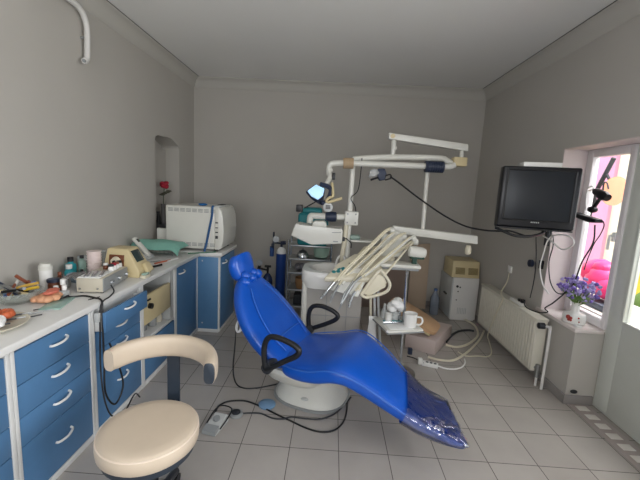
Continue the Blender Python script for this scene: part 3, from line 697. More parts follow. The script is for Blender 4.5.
# under-seat shell and base
b = B()
loft(b, [superring(cw(.02+du, .0, z), CD, CN, a_, w_, 2.6, 32) for z, a_, w_, du in ((.225, .06, .05, .02), (.235, .15, .13, 0), (.28, .22, .19, -.02), (.345, .25, .22, -.02), (.37, .24, .21, -.02))])
obj('seat_shell', b, ENAMEL, chair, label='white shell under the hinge of seat and backrest')
b = B()
BC = V((.13, .60, 0))
loft(b, [superring(BC+CD*(du-.03)+CN*dv+UP*z, CD, CN, a_*.92, w_, 2.5, 36) for z, a_, w_, du, dv in ((.0, .30, .24, 0, 0), (.02, .30, .24, 0, 0), (.035, .29, .23, 0, 0), (.09, .27, .21, .01, -.005), (.17, .235, .175, .02, -.02), (.25, .2, .15, .03, -.05), (.33, .17, .14, .04, -.08), (.37, .15, .13, .04, -.09))])
base = obj('base', b, ENAMEL, chair)
b = B(); loft(b, [superring(BC-CD*.03+UP*z, CD, CN, a_*.92, w_, 2.5, 36) for z, a_, w_ in ((0, .315, .255), (.014, .315, .255), (.016, .305, .245))]); obj('base_rim', b, GREY, base)
p0 = BC+CD*.0-CN*.235; b = B(); ball(b, p0+UP*.075+CN*.018, (.028, .02, .012)); obj('button', b, LGREY, base)
# clear plastic cover on foot end
b = B(); cushion(b, interp([(.79, .395, .262, .12), (.84, .375, .255, .118), (.90, .348, .25, .11), (1.0, .31, .235, .09), (1.10, .278, .222, .055), (1.135, .26, .205, .012)]), 4.0); skew_toe(b)
fs = [f for f in b.faces if len(f.verts) > 4]; bmesh.ops.delete(b, geom=fs, context='FACES_ONLY')
obj('foot_cover', b, PLASTICFILM, chair, label='clear plastic cover on the foot end')
# hook hung at the far side of the backrest
b = B(); tube(b, [cw(-.40, -.16, .66), cw(-.42, -.17, .60), cw(-.41, -.18, .565), cw(-.385, -.18, .57), cw(-.38, -.175, .60)], .009, 8, 4); tube(b, [cw(-.40, -.16, .66), cw(-.34, -.13, .715)], .01, 8, 1); obj('hook', b, HANDLE, chair, label='white hook behind backrest')

# ================================================================== DENTAL UNIT
unit = thing('dental_unit', 'white dental unit with spittoon bowl and bundle of cream instrument hoses', 'dental unit', (.22, 1.45, 0))
b = B(); bx(b, (-.03, 1.22, .0), (.50, 1.68, .74), .02, 3); body = obj('cabinet', b, mat('unit_grey_white', 'a6a29d', .4), unit)
b = B(); bx(b, (.17, 1.214, .05), (.176, 1.222, .70)); bx(b, (.36, 1.214, .05), (.366, 1.222, .70)); bx(b, (-.025, 1.214, .40), (.49, 1.222, .406)); obj('panel_joint', b, GREY, body)
b = B(); cyl(b, (-.035, 1.21, .0), (-.035, 1.21, .72), .025, seg=16); obj('corner_post', b, ENAMEL, unit)
# spittoon: rounded ledge with sunken bowl
b = B(); sc = V((.17, 1.36, 0))
RG = [(.205, .20, .69), (.23, .225, .70), (.245, .245, .76), (.245, .245, .835), (.235, .235, .855), (.20, .20, .86), (.165, .165, .852), (.135, .135, .82), (.09, .09, .785), (.03, .03, .775)]
loft(b, [superring(sc+UP*z, V((1, 0, 0)), V((0, 1, 0)), a_, w_, 3.4 if z < .80 or a_ > .2 else 2.2, 40) for a_, w_, z in [(a1, w1, z1-.025) for a1, w1, z1 in RG]]); sp = obj('spittoon', b, CERAMIC, unit)
b = B(); tube(b, [P(336, 266, Y=1.40), P(337, 260, Y=1.40), P(340, 256, Y=1.40), P(344, 256.5, Y=1.38), P(345, 261, Y=1.36)], .011, 8, 4); obj('faucet', b, CERAMIC, sp)
# post with bracket block
b = B(); cyl(b, (.345, 1.42, .70), (.345, 1.42, 1.83), .025, seg=18); obj('post', b, ENAMEL, unit)
b = B(); bx(b, (.30, 1.37, 1.245), (.425, 1.47, 1.375), .008); br_ = obj('bracket_block', b, ENAMEL, unit)
b = B()
for x in (.325, .40):
    for z in (1.27, 1.35): cyl(b, (x, 1.371, z), (x, 1.366, z), .008, seg=10)
obj('screw', b, GREY, br_)
b = B(); tube(b, [(.32, 1.40, 1.25), (.315, 1.39, 1.12), (.30, 1.39, .98), (.30, 1.40, .86)], .022, 10, 4); obj('conduit', b, CREAM, unit)
b = B(); tube(b, [P(345.5, 238, Y=1.36), P(351, 243, Y=1.36), P(351, 248, Y=1.35)], .006, 6, 4); bx(b, (.29, 1.36, 1.09), (.315, 1.40, 1.13), .004); obj('hose_clip', b, DKGREY, unit)
# assistant arm: navy sleeve, elbow, white housing
b = B(); tube(b, [(.30, 1.42, 1.315), (.15, 1.42, 1.312), (0, 1.42, 1.31), (-.025, 1.42, 1.30), (-.03, 1.42, 1.24)], .03, 12, 4); obj('assistant_arm', b, ENAMEL, unit)
b = B(); lathe(b, (0, 0, 0), [(.03, 0), (.046, .008), (.05, .05), (.046, .10), (.03, .11)], 18, Matrix.Translation((.225, 1.42, 1.313)) @ Matrix.Rotation(-PI/2, 4, 'Y')); obj('arm_sleeve', b, NAVY, unit)
b = B(); Yh = 1.33
prism(b, [P(x, y, Y=Yh) for x, y in ((291, 235.5), (294.7, 224.4), (298, 223.2), (314, 227.6), (341.5, 228), (343, 231), (342, 244), (311, 245))], (0, .18, 0), .012, 3); ah = obj('assistant_housing', b, ENAMEL, unit)
b = B(); prism(b, [P(x, y, Y=Yh+.03) for x, y in ((311.5, 228), (312.5, 222.5), (315, 221), (324, 221), (326, 223), (327, 228.5))], (0, .12, 0), .01, 3); obj('housing_cap', b, ENAMEL, ah)
b = B(); prism(b, [P(332, 232.2, Y=Yh-.002), P(341, 232.2, Y=Yh-.002), P(341, 232.9, Y=Yh-.002), P(332, 232.9, Y=Yh-.002)], (0, .003, 0)); prism(b, [P(333, 241, Y=Yh-.002), P(338, 241.2, Y=Yh-.002), P(338, 242.2, Y=Yh-.002), P(333, 242, Y=Yh-.002)], (0, .003, 0)); obj('marking', b, GREY, ah)
# instrument console
A0, A1, A2, A3 = V((.135, .90, .845)), V((.40, 1.24, 1.005)), V((.78, 1.24, 1.005)), V((.62, .94, .855))
nrm = (A2-A0).cross(A1-A3).normalized(); nrm = -nrm if nrm.z < 0 else nrm
b = B(); prism(b, [A0, A0.lerp(A1, .5)+V((-.015, 0, .01)), A1, A2, A3], -nrm*.055, .02, 3); con = obj('instrument_console', b, CREAM, unit)
def onc(s, t): return A0.lerp(A1, t).lerp(A3.lerp(A2, t), s)+nrm*.001
for (s, t) in ((.06, .22), (.08, .34), (.13, .24), (.15, .36), (.06, .47), (.20, .30)):
    b = B(); c = onc(s, t); cyl(b, c, c+nrm*.004, .018, seg=14); obj('button', b, TEAL, con, label='teal button')
b = B(); c = onc(.18, .55); cyl(b, c, c+nrm*.006, .01, seg=12); obj('switch', b, BLACK, con)
# handle loop of the console
b = B(); hl = [P(x, y, Y=.92) for x, y in ((361, 294.5), (378, 272), (383, 273), (389.5, 283), (388, 290), (381, 294), (367, 297.5), (361, 294.5))]
tube(b, hl, .0135, 10, 5); hd = obj('handle', b, CREAM, unit)
b = B(); prism(b, [P(x, y, Y=.93) for x, y in ((362, 293), (377.5, 273.5), (384, 277), (387, 283), (378, 290), (366, 295))], (0, .012, 0), .004); obj('handle_web', b, CREAM, hd)
b = B(); prism(b, [A3+V((-.05, .03, -.03)), A3+V((.0, .12, .0)), P(386, 284, Y=.93), P(366, 295, Y=.93)], (0, 0, -.03), .006); obj('handle_neck', b, CREAM, hd)
# hoses + handpieces, held by whip arms
HP = [([(320, 299), (326.5, 291.5), (344, 270.6), (367, 248), (384, 231.5), (391, 227.8)], 'a'),
      ([(330, 303.5), (334, 293), (346, 276), (370.6, 253.7), (389, 235.5), (396, 232)], 'b'),
      ([(340.5, 304), (346, 292), (363, 269), (383.7, 248.5), (399, 235.2), (403, 234.6)], 'c'),
      ([(338.7, 310), (352.8, 284.7), (370.6, 269.7), (393, 251), (408, 238.5), (412.7, 237)], 'd'),
      ([(348.7, 308), (351.5, 298), (361, 283.7), (382, 262), (405, 246), (414.6, 239.7)], 'e')]
for i, (pp, _) in enumerate(HP):
    ys = [.80, .86, .95, 1.08, 1.20, 1.25]
    pts = [P(x, y, Y=yy) for (x, y), yy in zip(pp, ys)]
    full = smooth(pts, 8)
    b = B(); k0 = 10
    tube(b, full[k0:]+[full[-1]+V((.015, .03, -.02)), full[-1]+V((.01, .06, -.09)), V((.62-.03*i, 1.33, 1.05)), V((.56-.03*i, 1.30, .98))], .0085, 8, 1)
    hs = obj('hose', b, HOSE, unit)
    b = B(); tube(b, full[2:k0+3], .0105, 10, 1); tube(b, [full[5], full[8]], .0135, 10, 1)
    tip = full[0]; tube(b, [full[2], full[1], tip], .0085, 8, 1, r1=.004)
    obj('handpiece', b, CHROME if i % 2 == 0 else STEEL, hs, label='metal handpiece')
    off = V((.030, .02, .005))
    b = B(); wp = [p+off for p in full[k0+2:-2]]; tube(b, wp, .0105, 8, 1)
    wa = obj('whip_arm', b, CREAM if i in (0, 2, 4) else ENAMEL, unit)
    b = B(); cyl(b, full[-1]+V((-.006, 0, -.022)), full[-1]+V((.030, 0, -.022)), .028, seg=16); obj('pulley', b, ENAMEL, wa)
b = B(); tube(b, [P(384, 276, Y=.95), P(395, 263, Y=1.05), P(406, 250, Y=1.15), P(413, 243, Y=1.22)], .009, 8, 4); obj('whip_arm', b, CREAM, unit)
b = B(); bx(b, (.64, 1.235, .99), (.84, 1.30, 1.20), .015, 3); obj('whip_head', b, ENAMEL, unit)
b = B(); prism(b, [P(331, 290, Y=.9), P(349, 268, Y=1.0), P(372, 268, Y=1.0), P(358, 297, Y=.9)], (0, .02, -.01), .006); obj('instrument_holder', b, ENAMEL, unit)
# suction head and small shelf on delivery side
b = B(); bx(b, (.62, 1.03, .935), (.965, 1.22, .965), .01, 3, rz((.8, 1.1, 0), -.05)); us = obj('shelf', b, ENAMEL, unit, label='small white shelf under the hoses')
b = B(); bx(b, (.64, 1.04, .915), (.95, 1.20, .936), .006, 2, rz((.8, 1.1, 0), -.05)); obj('shelf_rim', b, GREY, us)
b = B(); lathe(b, (0, 0, 0), [(.02, 0), (.045, .01), (.052, .05), (.05, .12), (.038, .15), (.015, .158)], 20, Matrix.Translation((.86, 1.12, 1.075)) @ Matrix.Rotation(math.radians(96), 4, 'Y')); su = obj('suction_head', b, ENAMEL, unit)
b = B(); bx(b, (.88, 1.085, 1.01), (1.0, 1.155, 1.032), .008); bx(b, (.90, 1.10, .96), (.94, 1.14, 1.012), .004); obj('suction_seal', b, mat('dark_green_rubber', '2e4a40', .6), su)
# light and delivery beams
UT0, UT1 = V((.345, 1.42, 1.83)), V((1.17, 1.42, 1.893))
b = B(); tube(b, [UT0-V((0, 0, .03)), V((.35, 1.42, 1.845)), V((.385, 1.42, 1.862)), V((.70, 1.42, 1.892)), V((1.12, 1.42, 1.905)), V((1.20, 1.42, 1.885)), V((1.26, 1.42, 1.855)), V((1.22, 1.40, 1.825))], .027, 14, 5); obj('upper_tube', b, ENAMEL, unit)
b = B(); bx(b, (1.255, 1.37, 1.84), (1.375, 1.47, 1.92), .008); jb = obj('joint_block', b, CREAMD, unit)
b = B(); prism(b, [P(389, 132.5, Y=1.40), P(468.5, 144.2, Y=1.40), P(468.5, 151.3, Y=1.40), P(389, 138.8, Y=1.40)], (0, .06, 0), .006); tb = obj('top_beam', b, ENAMEL, unit)
b = B(); cyl(b, P(393, 136, Y=1.40), P(393, 136, Y=1.392), .02); obj('beam_bolt', b, CREAMD, tb)
b = B(); c = P(394, 140, Y=1.43); cyl(b, c, V((c.x, 1.43, 1.90)), .022); c2 = P(394, 148, Y=1.43); cyl(b, c2+V((0, 0, .012)), c2-V((0, 0, .012)), .027); obj('beam_stub', b, ENAMEL, unit); b = B(); cyl(b, P(462, 150, Y=1.43), V((P(462, 150, Y=1.43).x, 1.43, 1.9)), .018); obj('beam_stub', b, ENAMEL, unit)
b = B(); prism(b, [P(393, 225.8, Y=1.33), P(478, 236, Y=1.33), P(478, 244.5, Y=1.33), P(393, 233, Y=1.33)], (0, .07, 0), .008); lb = obj('delivery_beam', b, ENAMEL, unit)
b = B(); c = P(468.5, 246, Y=1.365); lathe(b, c-V((0, 0, .085)), [(.012, 0), (.026, .012), (.03, .05), (.022, .09)], 16); obj('beam_cup', b, CREAM, lb)
b = B(); c = P(424.5, 232, Y=1.40); cyl(b, V((1.035, 1.42, 1.88)), V((1.035, 1.38, 1.20)), .019, seg=14); obj('hanger_pole', b, ENAMEL, unit)
b = B(); tube(b, [P(362, 158, Y=1.38), P(361, 170, Y=1.385), P(358, 190, Y=1.385), P(351, 198, Y=1.385), P(355, 206, Y=1.385), P(356, 213, Y=1.385)], .0045, 6, 5); obj('cord', b, BLACK, unit)
b = B(); bx(b, (.37, 1.38, 1.085), (.60, 1.52, 1.105), .008); sh_ = obj('side_tray', b, ENAMEL, unit)
b = B(); bx(b, (.36, 1.385, 1.105), (.46, 1.49, 1.15), .015, 3); obj('side_tray_holder', b, mat('grey_green_plastic', '8fa39a', .4), sh_)
# thick supply hose from unit to the floor behind tray
for i in range(3):
    b = B(); tube(b, [(.55+.03*i, 1.20, .95), (.57+.035*i, 1.15, .6), (.60+.04*i, 1.16, .25), (.62+.05*i, 1.22, .02), (.55, 1.34+.05*i, .015)], .011, 8, 5); obj('supply_hose', b, LGREY if i else CREAM, unit)

# ------------------------------------------------------------------ examination lamp
lamp = thing('examination_lamp', 'lit dental examination lamp hanging from white jointed arm above the chair', 'lamp', (1.07, 1.34, 1.82))
Ya = 1.36
b = B(); tube(b, [P(455, 165, Y=Ya), P(445, 166.8, Y=Ya), P(400, 165.2, Y=Ya), P(350, 163.2, Y=Ya), P(335, 163.3, Y=Ya), P(330.5, 164.5, Y=Ya), P(329, 168, Y=Ya), P(329.3, 175, Y=Ya-.02)], .026, 14, 5); arm = obj('arm', b, ENAMEL, lamp)
b = B(); c0, c1 = P(425, 166.5, Y=Ya), P(443.5, 167.3, Y=Ya); ax = (c1-c0)
for k in range(8): cyl(b, c0+ax*(k/8), c0+ax*((k+.82)/8), .052, seg=18)
cyl(b, c0, c1, .045, seg=18); obj('spring_sleeve', b, NAVY, arm)
b = B(); cyl(b, P(343.3, 163.2, Y=Ya), P(353.5, 163.4, Y=Ya), .049, seg=18); obj('tape_wrap', b, TAUPE, arm, label='brown tape wrapped round the arm')
b = B(); tube(b, [P(329.2, 173, Y=Ya-.02), P(329.6, 178, Y=1.30), P(326, 185, Y=1.27), P(325, 188, Y=1.26)], .02, 12, 4); cyl(b, P(329.2, 169, Y=Ya-.015), P(329.4, 171.5, Y=Ya-.018), .03); obj('neck', b, ENAMEL, lamp)
b = B(); bx(b, P(333.5, 175.5, Y=1.32)+V((-.012, -.012, -.04)), P(333.5, 175.5, Y=1.32)+V((.016, .012, .025)), .006); obj('switch_box', b, BLACK, lamp)
# head: faceted lens in navy housing, facing down-left towards chair
hc = P(317.5, 191.5, Y=1.16)
Lq = [P(307.5, 190.5, Y=1.13), P(316, 184.3, Y=1.17), P(324.5, 188.5, Y=1.16), P(323, 195, Y=1.12), P(318, 199, Y=1.09), P(311.5, 195.5, Y=1.10)]
ln = (Lq[2]-Lq[0]).cross(Lq[4]-Lq[0]).normalized(); ln = -ln if ln.y > 0 else ln
b = B(); prism(b, Lq, -ln*.03, .004); obj('lens', b, LENS, lamp, label='glowing pale blue lens')
b = B(); cen = sum(Lq, V())/6
loft(b, [[cen+(p-cen)*1.13-ln*.012 for p in Lq], [cen+(p-cen)*1.13-ln*.04 for p in Lq], [cen+(p-cen)*.8-ln*.10+V((.02, 0, 0)) for p in Lq], [cen+(p-cen)*.5-ln*.14+V((.03, 0, 0)) for p in Lq]]); hs = obj('housing', b, NAVY, lamp)
b = B(); tube(b, [P(320, 184, Y=1.18), P(328, 186.5, Y=1.2), P(331, 191, Y=1.2), P(327, 201, Y=1.18), P(321, 203, Y=1.15)], .02, 8, 4); obj('yoke', b, NAVY, lamp)
b = B(); tube(b, [P(342, 198.2, Y=1.12), P(333, 201, Y=1.13), P(327.5, 202.2, Y=1.14), P(326.5, 200, Y=1.15), P(330, 197.5, Y=1.16), P(333, 195.5, Y=1.17), P(332, 183, Y=1.22)], .0125, 10, 5); obj('grip', b, CREAMD, lamp, label='cream hand grip')
b = B(); rc = P(328, 207, Y=1.16); lathe(b, (0, 0, 0), [(.030, 0), (.042, .006), (.042, .022), (.030, .028)], 24, Matrix.Translation(rc) @ Matrix.Rotation(PI/2, 4, 'X')); cyl(b, rc+V((.0, 0, .03)), P(327, 201.5, Y=1.17), .01); rg = obj('vent_ring', b, LGREY, lamp)
b = B()
for k in (-1, 0, 1): bx(b, rc+V((-.02, -.031, k*.012-.004)), rc+V((.02, -.0285, k*.012+.004)))
obj('vent_slot', b, DKGREY, rg)
b = B(); tube(b, [P(319, 200, Y=1.15), P(304.5, 208, Y=1.14)], .006, 8, 1); c = P(300, 208.5, Y=1.14); bx(b, c+V((-.032, -.03, -.028)), c+V((.025, .03, .034)), .006); obj('sensor', b, BLACK, lamp, label='black box on a thin rod')
# small clip lamp / camera under the tube
cl = thing('clip_lamp', 'small navy clip lamp with clear shade hanging under the white tube', 'lamp', P(381, 170, Y=1.36))
b = B(); prism(b, [P(x, y, Y=1.33) for x, y in ((378, 168.5), (385, 168.5), (387, 174), (385, 180), (379.5, 181), (377.5, 176))], (0, .06, 0), .008); tube(b, [P(383, 170, Y=1.36), P(384, 173, Y=1.36)], .015, 8, 1); obj('body', b, NAVY, cl)
b = B(); tube(b, [P(385, 176, Y=1.33), P(390, 174.5, Y=1.33), P(391, 178, Y=1.33), P(385, 180, Y=1.33)], .007, 8, 4); tube(b, [P(378, 177.5, Y=1.33), P(370.5, 180, Y=1.33)], .009, 8, 1); obj('lever', b, BLACK, cl)
b = B(); loft(b, [ring(P(378.5, 173, Y=1.35), V((-1, 0, .15)), .022, 14), ring(P(374, 173, Y=1.35), V((-1, 0, .15)), .04, 14), ring(P(369.5, 174, Y=1.35), V((-1, 0, .15)), .036, 14)]); obj('shade', b, CLEARP, cl)
wire('video_cable', [P(390, 176.5, Y=1.33), P(398, 182, Y=1.33), P(420, 199, Y=1.32), P(445, 216, Y=1.3), P(465, 226, Y=1.25), P(483, 230, Y=1.15), P(497, 231, Y=1.0), P(510, 231, Y=.95), P(525, 236, Y=.95)], .0075, BLACK, label='black cable sagging from the clip lamp across to the television', cat='cable')

# ------------------------------------------------------------------ instrument stand with two trays
st = thing('instrument_stand', 'chrome pole stand carrying a white tray beside the foot rest', 'instrument stand', (.86, 1.0, 0))
b = B(); cyl(b, (.855, 1.0, .02), (.84, 1.0, .93), .0135, seg=16); obj('pole', b, CHROME, st)
turned('base', (.86, 1.0, 0), [(.13, 0), (.13, .012), (.11, .022), (.03, .03)], STEEL, st)
Mt = rz((.79, .97, .46), math.radians(16))
b = B(); bx(b, (.635, .815, .445), (.955, 1.135, .468), .01, 3, Mt); tr = obj('tray', b, ENAMEL, st)
b = B(); bx(b, (.63, .81, .438), (.96, 1.14, .448), .004, 2, Mt); obj('tray_rim', b, GREY, tr)
TZ2 = .468
def tp(x, y, z=0): return Mt @ V((x, y, TZ2+z))
b = B(); bx(b, (.67, .83, TZ2), (.87, .985, TZ2+.004), .001, 2, Mt @ rz((.75, .9, 0), -.08)); obj('napkin', b, PAPER, label='white paper napkin lying on front part of the tray', cat='napkin')
# mug
mg = thing('mug', 'white ceramic mug with handle on right of the tray', 'mug', (.87, .905, TZ2))
mc = V((.885, .915, TZ2+.001))
turned('body', mc, [(.040, 0), (.051, .004), (.053, .05), (.055, .115), (.051, .115), (.048, .05), (.042, .012)], CERAMIC, mg, seg=32)
b = B(); hd_ = V((.92, -.35, 0)).normalized(); tube(b, [mc+hd_*.05+UP*.09, mc+hd_*.085+UP*.092, mc+hd_*.097+UP*.06, mc+hd_*.08+UP*.03, mc+hd_*.05+UP*.027], .008, 10, 5); obj('handle', b, CERAMIC, mg)
# jars with cotton
jt = thing('cotton_jar', 'small glass jar in wire holder heaped with white cotton behind the mug', 'jar', (.83, 1.02, TZ2))
jc = V((.785, 1.045, TZ2+.001)); turned('jar', jc, [(.038, 0), (.045, .004), (.045, .085), (.042, .085), (.040, .006)], CLEARP, jt, seg=24)
b = B()
for z in (.02, .055, .085): tube(b, [jc+V((.048*math.cos(k*PI/8), .048*math.sin(k*PI/8), z)) for k in range(17)], .003, 6, 1)
for k in range(4): tube(b, [jc+V((.048*math.cos(k*PI/2+.4), .048*math.sin(k*PI/2+.4), 0)), jc+V((.048*math.cos(k*PI/2+.4), .048*math.sin(k*PI/2+.4), .085))], .003, 6, 1)
obj('wire_holder', b, CHROME, jt)
b = B()
for i in range(14): ball(b, jc+V((.045*math.cos(i*2.4), .04*math.sin(i*2.4), .105+.02*((i*5) % 4)*(1 if i % 3 else .6))), (.04, .04, .03), noise=.12, sub=2)
tag(obj('cotton_wool', b, COTTON), 'heap of white cotton wool on top of the glass jar', 'cotton wool', kind='stuff')
turned('beaker', (.715, .985, TZ2+.001), [(.026, 0), (.028, .003), (.030, .075), (.027, .075), (.024, .006)], CERAMIC, label='small white beaker left of the cotton jar on tray', cat='beaker')
turned('beaker', (.69, 1.075, TZ2+.001), [(.03, 0), (.034, .003), (.03, .06), (.014, .09), (.012, .13)], CLEARP, label='translucent squeeze bottle at back left corner of the tray', cat='bottle')
for i, (m_, lb_) in enumerate(((STEEL, 'steel probe nearest front edge of the tray'), (CHROME, 'chrome mirror in the middle of tray'), (TEAL, 'teal handled instrument before the white beaker'))):
    stick('probe', tp(.655+.012*i, .95+.035*i, .007), tp(.83+.012*i, .955+.018*i, .007), .005, m_, lb_, 'dental instrument')
b = B(); ball(b, Mt @ V((.633, .83, .462)), .012, sub=2); obj('tray_knob', b, CERAMIC, st)
# white paper sheet hanging below tray at the unit
b = B(); g = []
for i in range(7):
    g.append([b.verts.new(V((.56+.012*i+.004*math.sin(2*j), 1.10+.006*math.sin(i*1.3), .47-.065*j*(1-.05*i)))) for j in range(6)])
for i in range(6):
    for j in range(5): b.faces.new((g[i][j], g[i+1][j], g[i+1][j+1], g[i][j+1]))
o = obj('paper_towel', b, PAPER, label='white paper towel hanging left of tray beside the unit', cat='towel'); md = o.modifiers.new('thickness', 'SOLIDIFY'); md.thickness = .003

# ------------------------------------------------------------------ things behind: mauve box, tan cushion, board
b = B(); prism(b, [(1.0, 1.53, 0), (1.27, 1.385, 0), (1.585, 1.86, 0), (1.30, 2.0, 0)], (0, 0, .15), .008); obj('step_box', b, MAUVE, label='low mauve box on floor beneath the tan cushion', cat='box')
cm = Matrix.Translation((1.10, 1.66, .305)) @ Matrix.Rotation(math.radians(-28), 4, 'Z') @ Matrix.Rotation(math.radians(22), 4, 'Y')
b = B(); loft(b, [superring(V((0, 0, z)), V((1, 0, 0)), V((0, 1, 0)), a_, w_, 4, 36) for z, a_, w_ in ((-.028, .26, .155), (-.018, .28, .175), (.018, .28, .175), (.028, .26, .155))])
bmesh.ops.transform(b, matrix=cm, verts=b.verts); tc2 = thing('seat_cushion', 'tan padded cushion leaning against the unit on mauve box', 'cushion', (1.2, 1.65, .15)); obj('pad', b, TAN, tc2)
b = B(); bx(b, (-.24, -.14, -.05), (.24, .14, -.03), .008, 2, cm); obj('backing_board', b, CREAMD, tc2)
b = B(); prism(b, [(1.29, 2.80, 0), (1.54, 2.80, 0), (1.54, 2.86, .90), (1.29, 2.86, .87)], (0, .05, 0), .004); obj('leaning_board', b, BOARD, label='tall brown board leaning against back wall left of white cabinet', cat='board')
b = B(); prism(b, [(.62, 2.72, 0), (1.24, 2.72, 0), (1.24, 2.72, .62), (.62, 2.72, .64)], (0, .16, 0), .006); obj('storage_box', b, mat('brownish_box', '8c7a70', .7), label='dull brown box against back wall behind dental unit', cat='box')
t = thing('water_bottle', 'translucent bluish water bottle on floor beside the white cabinet', 'bottle', (1.60, 2.62, 0)); turned('body', (1.60, 2.62, 0), [(.055, 0), (.06, .01), (.06, .22), (.025, .29), (.02, .32)], mat('bluish_plastic', '8d97a6', .2, alpha=.6), t); rod('cap', (1.60, 2.62, .32), (1.60, 2.62, .345), .023, mat('blue_cap', '4b6a9a', .4), t)

# ------------------------------------------------------------------ white cabinet with cream heater on it
t = thing('metal_cabinet', 'white metal cabinet with black handle in back right corner', 'cabinet', (1.89, 2.62, 0))
b = B(); bx(b, (1.745, 2.42, .02), (2.065, 2.86, .555), .006); bx(b, (1.76, 2.44, 0), (2.05, 2.84, .02)); obj('body', b, WHITEPAINT, t)
b = B(); prism(b, [(1.742, 2.40, .03), (1.742, 2.86, .03), (1.742, 2.86, .55), (1.742, 2.40, .55)], (-.016, 0, 0), .003); d = obj('door', b, LGREY, t)
b = B(); bx(b, (1.708, 2.55, .295), (1.726, 2.65, .315), .004); obj('handle', b, BLACK, d, label='black handle')
b = B()
for x, z, r in ((1.80, .445, .016), (1.835, .435, .009), (1.815, .38, .008), (1.805, .27, .007)): cyl(b, (x, 2.421, z), (x, 2.415, z), r, seg=12)
obj('knob', b, BLACK, t)
b = B()
for k in range(6): bx(b, (1.83+.02*k, 2.417, .09), (1.838+.02*k, 2.4205, .17))
obj('vent', b, LGREY, t)
t = thing('fan_heater', 'cream fan heater with two brown grilles on top of white cabinet', 'heater', (1.88, 2.6, .555))
b = B(); prism(b, [(1.72, 2.43, .556), (2.065, 2.43, .556), (2.065, 2.47, .76), (1.735, 2.47, .76)], (0, .34, 0), .008); obj('body', b, CREAMD, t)
for x0 in (1.765, 1.925):
    b = B(); Mg = Matrix.Translation((0, 0, 0))
    for k in range(6): 
        z = .60+.014*k; y = 2.43+(z-.556)*.04/.204
        bx(b, (x0, y-.006, z), (x0+.115, y+.002, z+.008))
    obj('grille', b, mat('brown_grille', '7a6a3e', .6), t, label='brown grille')

# ------------------------------------------------------------------ steel rack with things, gas cylinders
t = thing('steel_rack', 'chrome wire rack with shelves behind the dental unit', 'rack', (-.07, 2.3, 0))
RX0, RX1, RY_0, RY_1 = -.315, .20, 2.2, 2.5
for x in (RX0, RX1):
    for y in (RY_0, RY_1): rod('leg', (x, y, 0), (x, y, .95), .012, CHROME, t)
for z in (.13, .34, .55, .72, .885):
    b = B(); bx(b, (RX0, RY_0, z-.008), (RX1, RY_1, z), .002); bx(b, (RX0, RY_0-.008, z-.016), (RX1, RY_0, z+.006), .003); obj('shelf', b, STEEL, t)
b = B(); bx(b, (-.22, 2.22, .8855), (.14, 2.48, 1.27), .03, 3); bx(b, (-.18, 2.25, 1.25), (.06, 2.46, 1.335), .03, 3); obj('dust_cover', b, TEAL, label='teal covered box on top of the chrome rack', cat='box')
b = B(); lathe(b, (-.15, 2.30, .7205), [(.075, 0), (.075, .01), (.07, .05), (.045, .085), (.01, .1), (.01, .115)], 24); tag(obj('steel_dome', b, CHROME), 'shiny steel dome on the rack shelf', 'dome')
b = B(); 
for i in range(5): ball(b, (-.2+.045*i, 2.33+.02*(i % 2), .60), (.05, .06, .045), sub=2, noise=.25)
obj('bag', b, mat('grey_bag', '77757a', .7), label='crumpled grey bag on middle rack shelf', cat='bag')
b = B(); lathe(b, (-.12, 2.31, .3405), [(.095, 0), (.11, .06), (.11, .13), (.09, .13), (.085, .02)], 28); obj('basket', b, CARD, label='round brown basket on lower rack shelf', cat='basket')
b = B(); bx(b, (-.24, 2.26, .1305), (-.02, 2.46, .25), .006); obj('box', b, DKGREY, label='dark box on the bottom rack shelf', cat='box')
b = B(); lathe(b, (.075, 2.34, .7205), [(.05, 0), (.085, .02), (.10, .10), (.105, .155), (.10, .155), (.085, .03)], 26); obj('basin', b, GREENP, label='pale green plastic basin at right end of the rack', cat='basin')
b = B(); ball(b, (.10, 2.34, .618), (.075, .08, .067), noise=.15); obj('bag', b, LGREY, label='pale grey plastic bag at right of middle rack shelf', cat='bag')
t = thing('gas_cylinder', 'tall blue gas cylinder with white shoulder left of the rack', 'gas cylinder', (-.455, 2.6, 0))
turned('body', (-.455, 2.6, 0), [(.06, 0), (.066, .01), (.066, .70)], CYLBLUE, t); turned('shoulder', (-.455, 2.6, .70), [(.066, 0), (.06, .04), (.035, .075), (.02, .085)], PAPER, t, label='white shoulder')
b = B(); cyl(b, (-.455, 2.6, .785), (-.455, 2.6, .86), .016); cyl(b, (-.455, 2.6, .83), (-.56, 2.58, .84), .012); cyl(b, (-.56, 2.58, .70), (-.56, 2.58, .98), .011); cyl(b, (-.44, 2.57, .845), (-.40, 2.56, .85), .025); cyl(b, (-.58, 2.57, .80), (-.55, 2.57, .80), .035); rgx = obj('regulator', b, NAVY, t)
b = B(); cyl(b, (-.525, 2.57, .89), (-.525, 2.55, .89), .042); obj('gauge', b, STEEL, rgx)
b = B(); cyl(b, (-.575, 2.575, .66), (-.575, 2.575, .79), .028); obj('humidifier', b, mat('blue_flask', '38558a', .2), rgx)
t = thing('gas_cylinder', 'small dark blue gas cylinder left of the tall one', 'gas cylinder', (-.60, 2.45, 0))
turned('body', (-.60, 2.45, 0), [(.055, 0), (.064, .01), (.064, .36), (.055, .41), (.03, .45), (.015, .46)], mat('dark_cylinder', '25375f', .35), t)
b = B(); cyl(b, (-.60, 2.45, .46), (-.60, 2.45, .55), .014); cyl(b, (-.64, 2.45, .55), (-.56, 2.45, .55), .014); cyl(b, (-.60, 2.45, .50), (-.71, 2.44, .52), .012); cyl(b, (-.72, 2.43, .48), (-.70, 2.43, .57), .02); rgx = obj('valve', b, BLACK, t)
b = B(); cyl(b, (-.70, 2.42, .60), (-.70, 2.40, .60), .038); obj('gauge', b, STEEL, rgx)

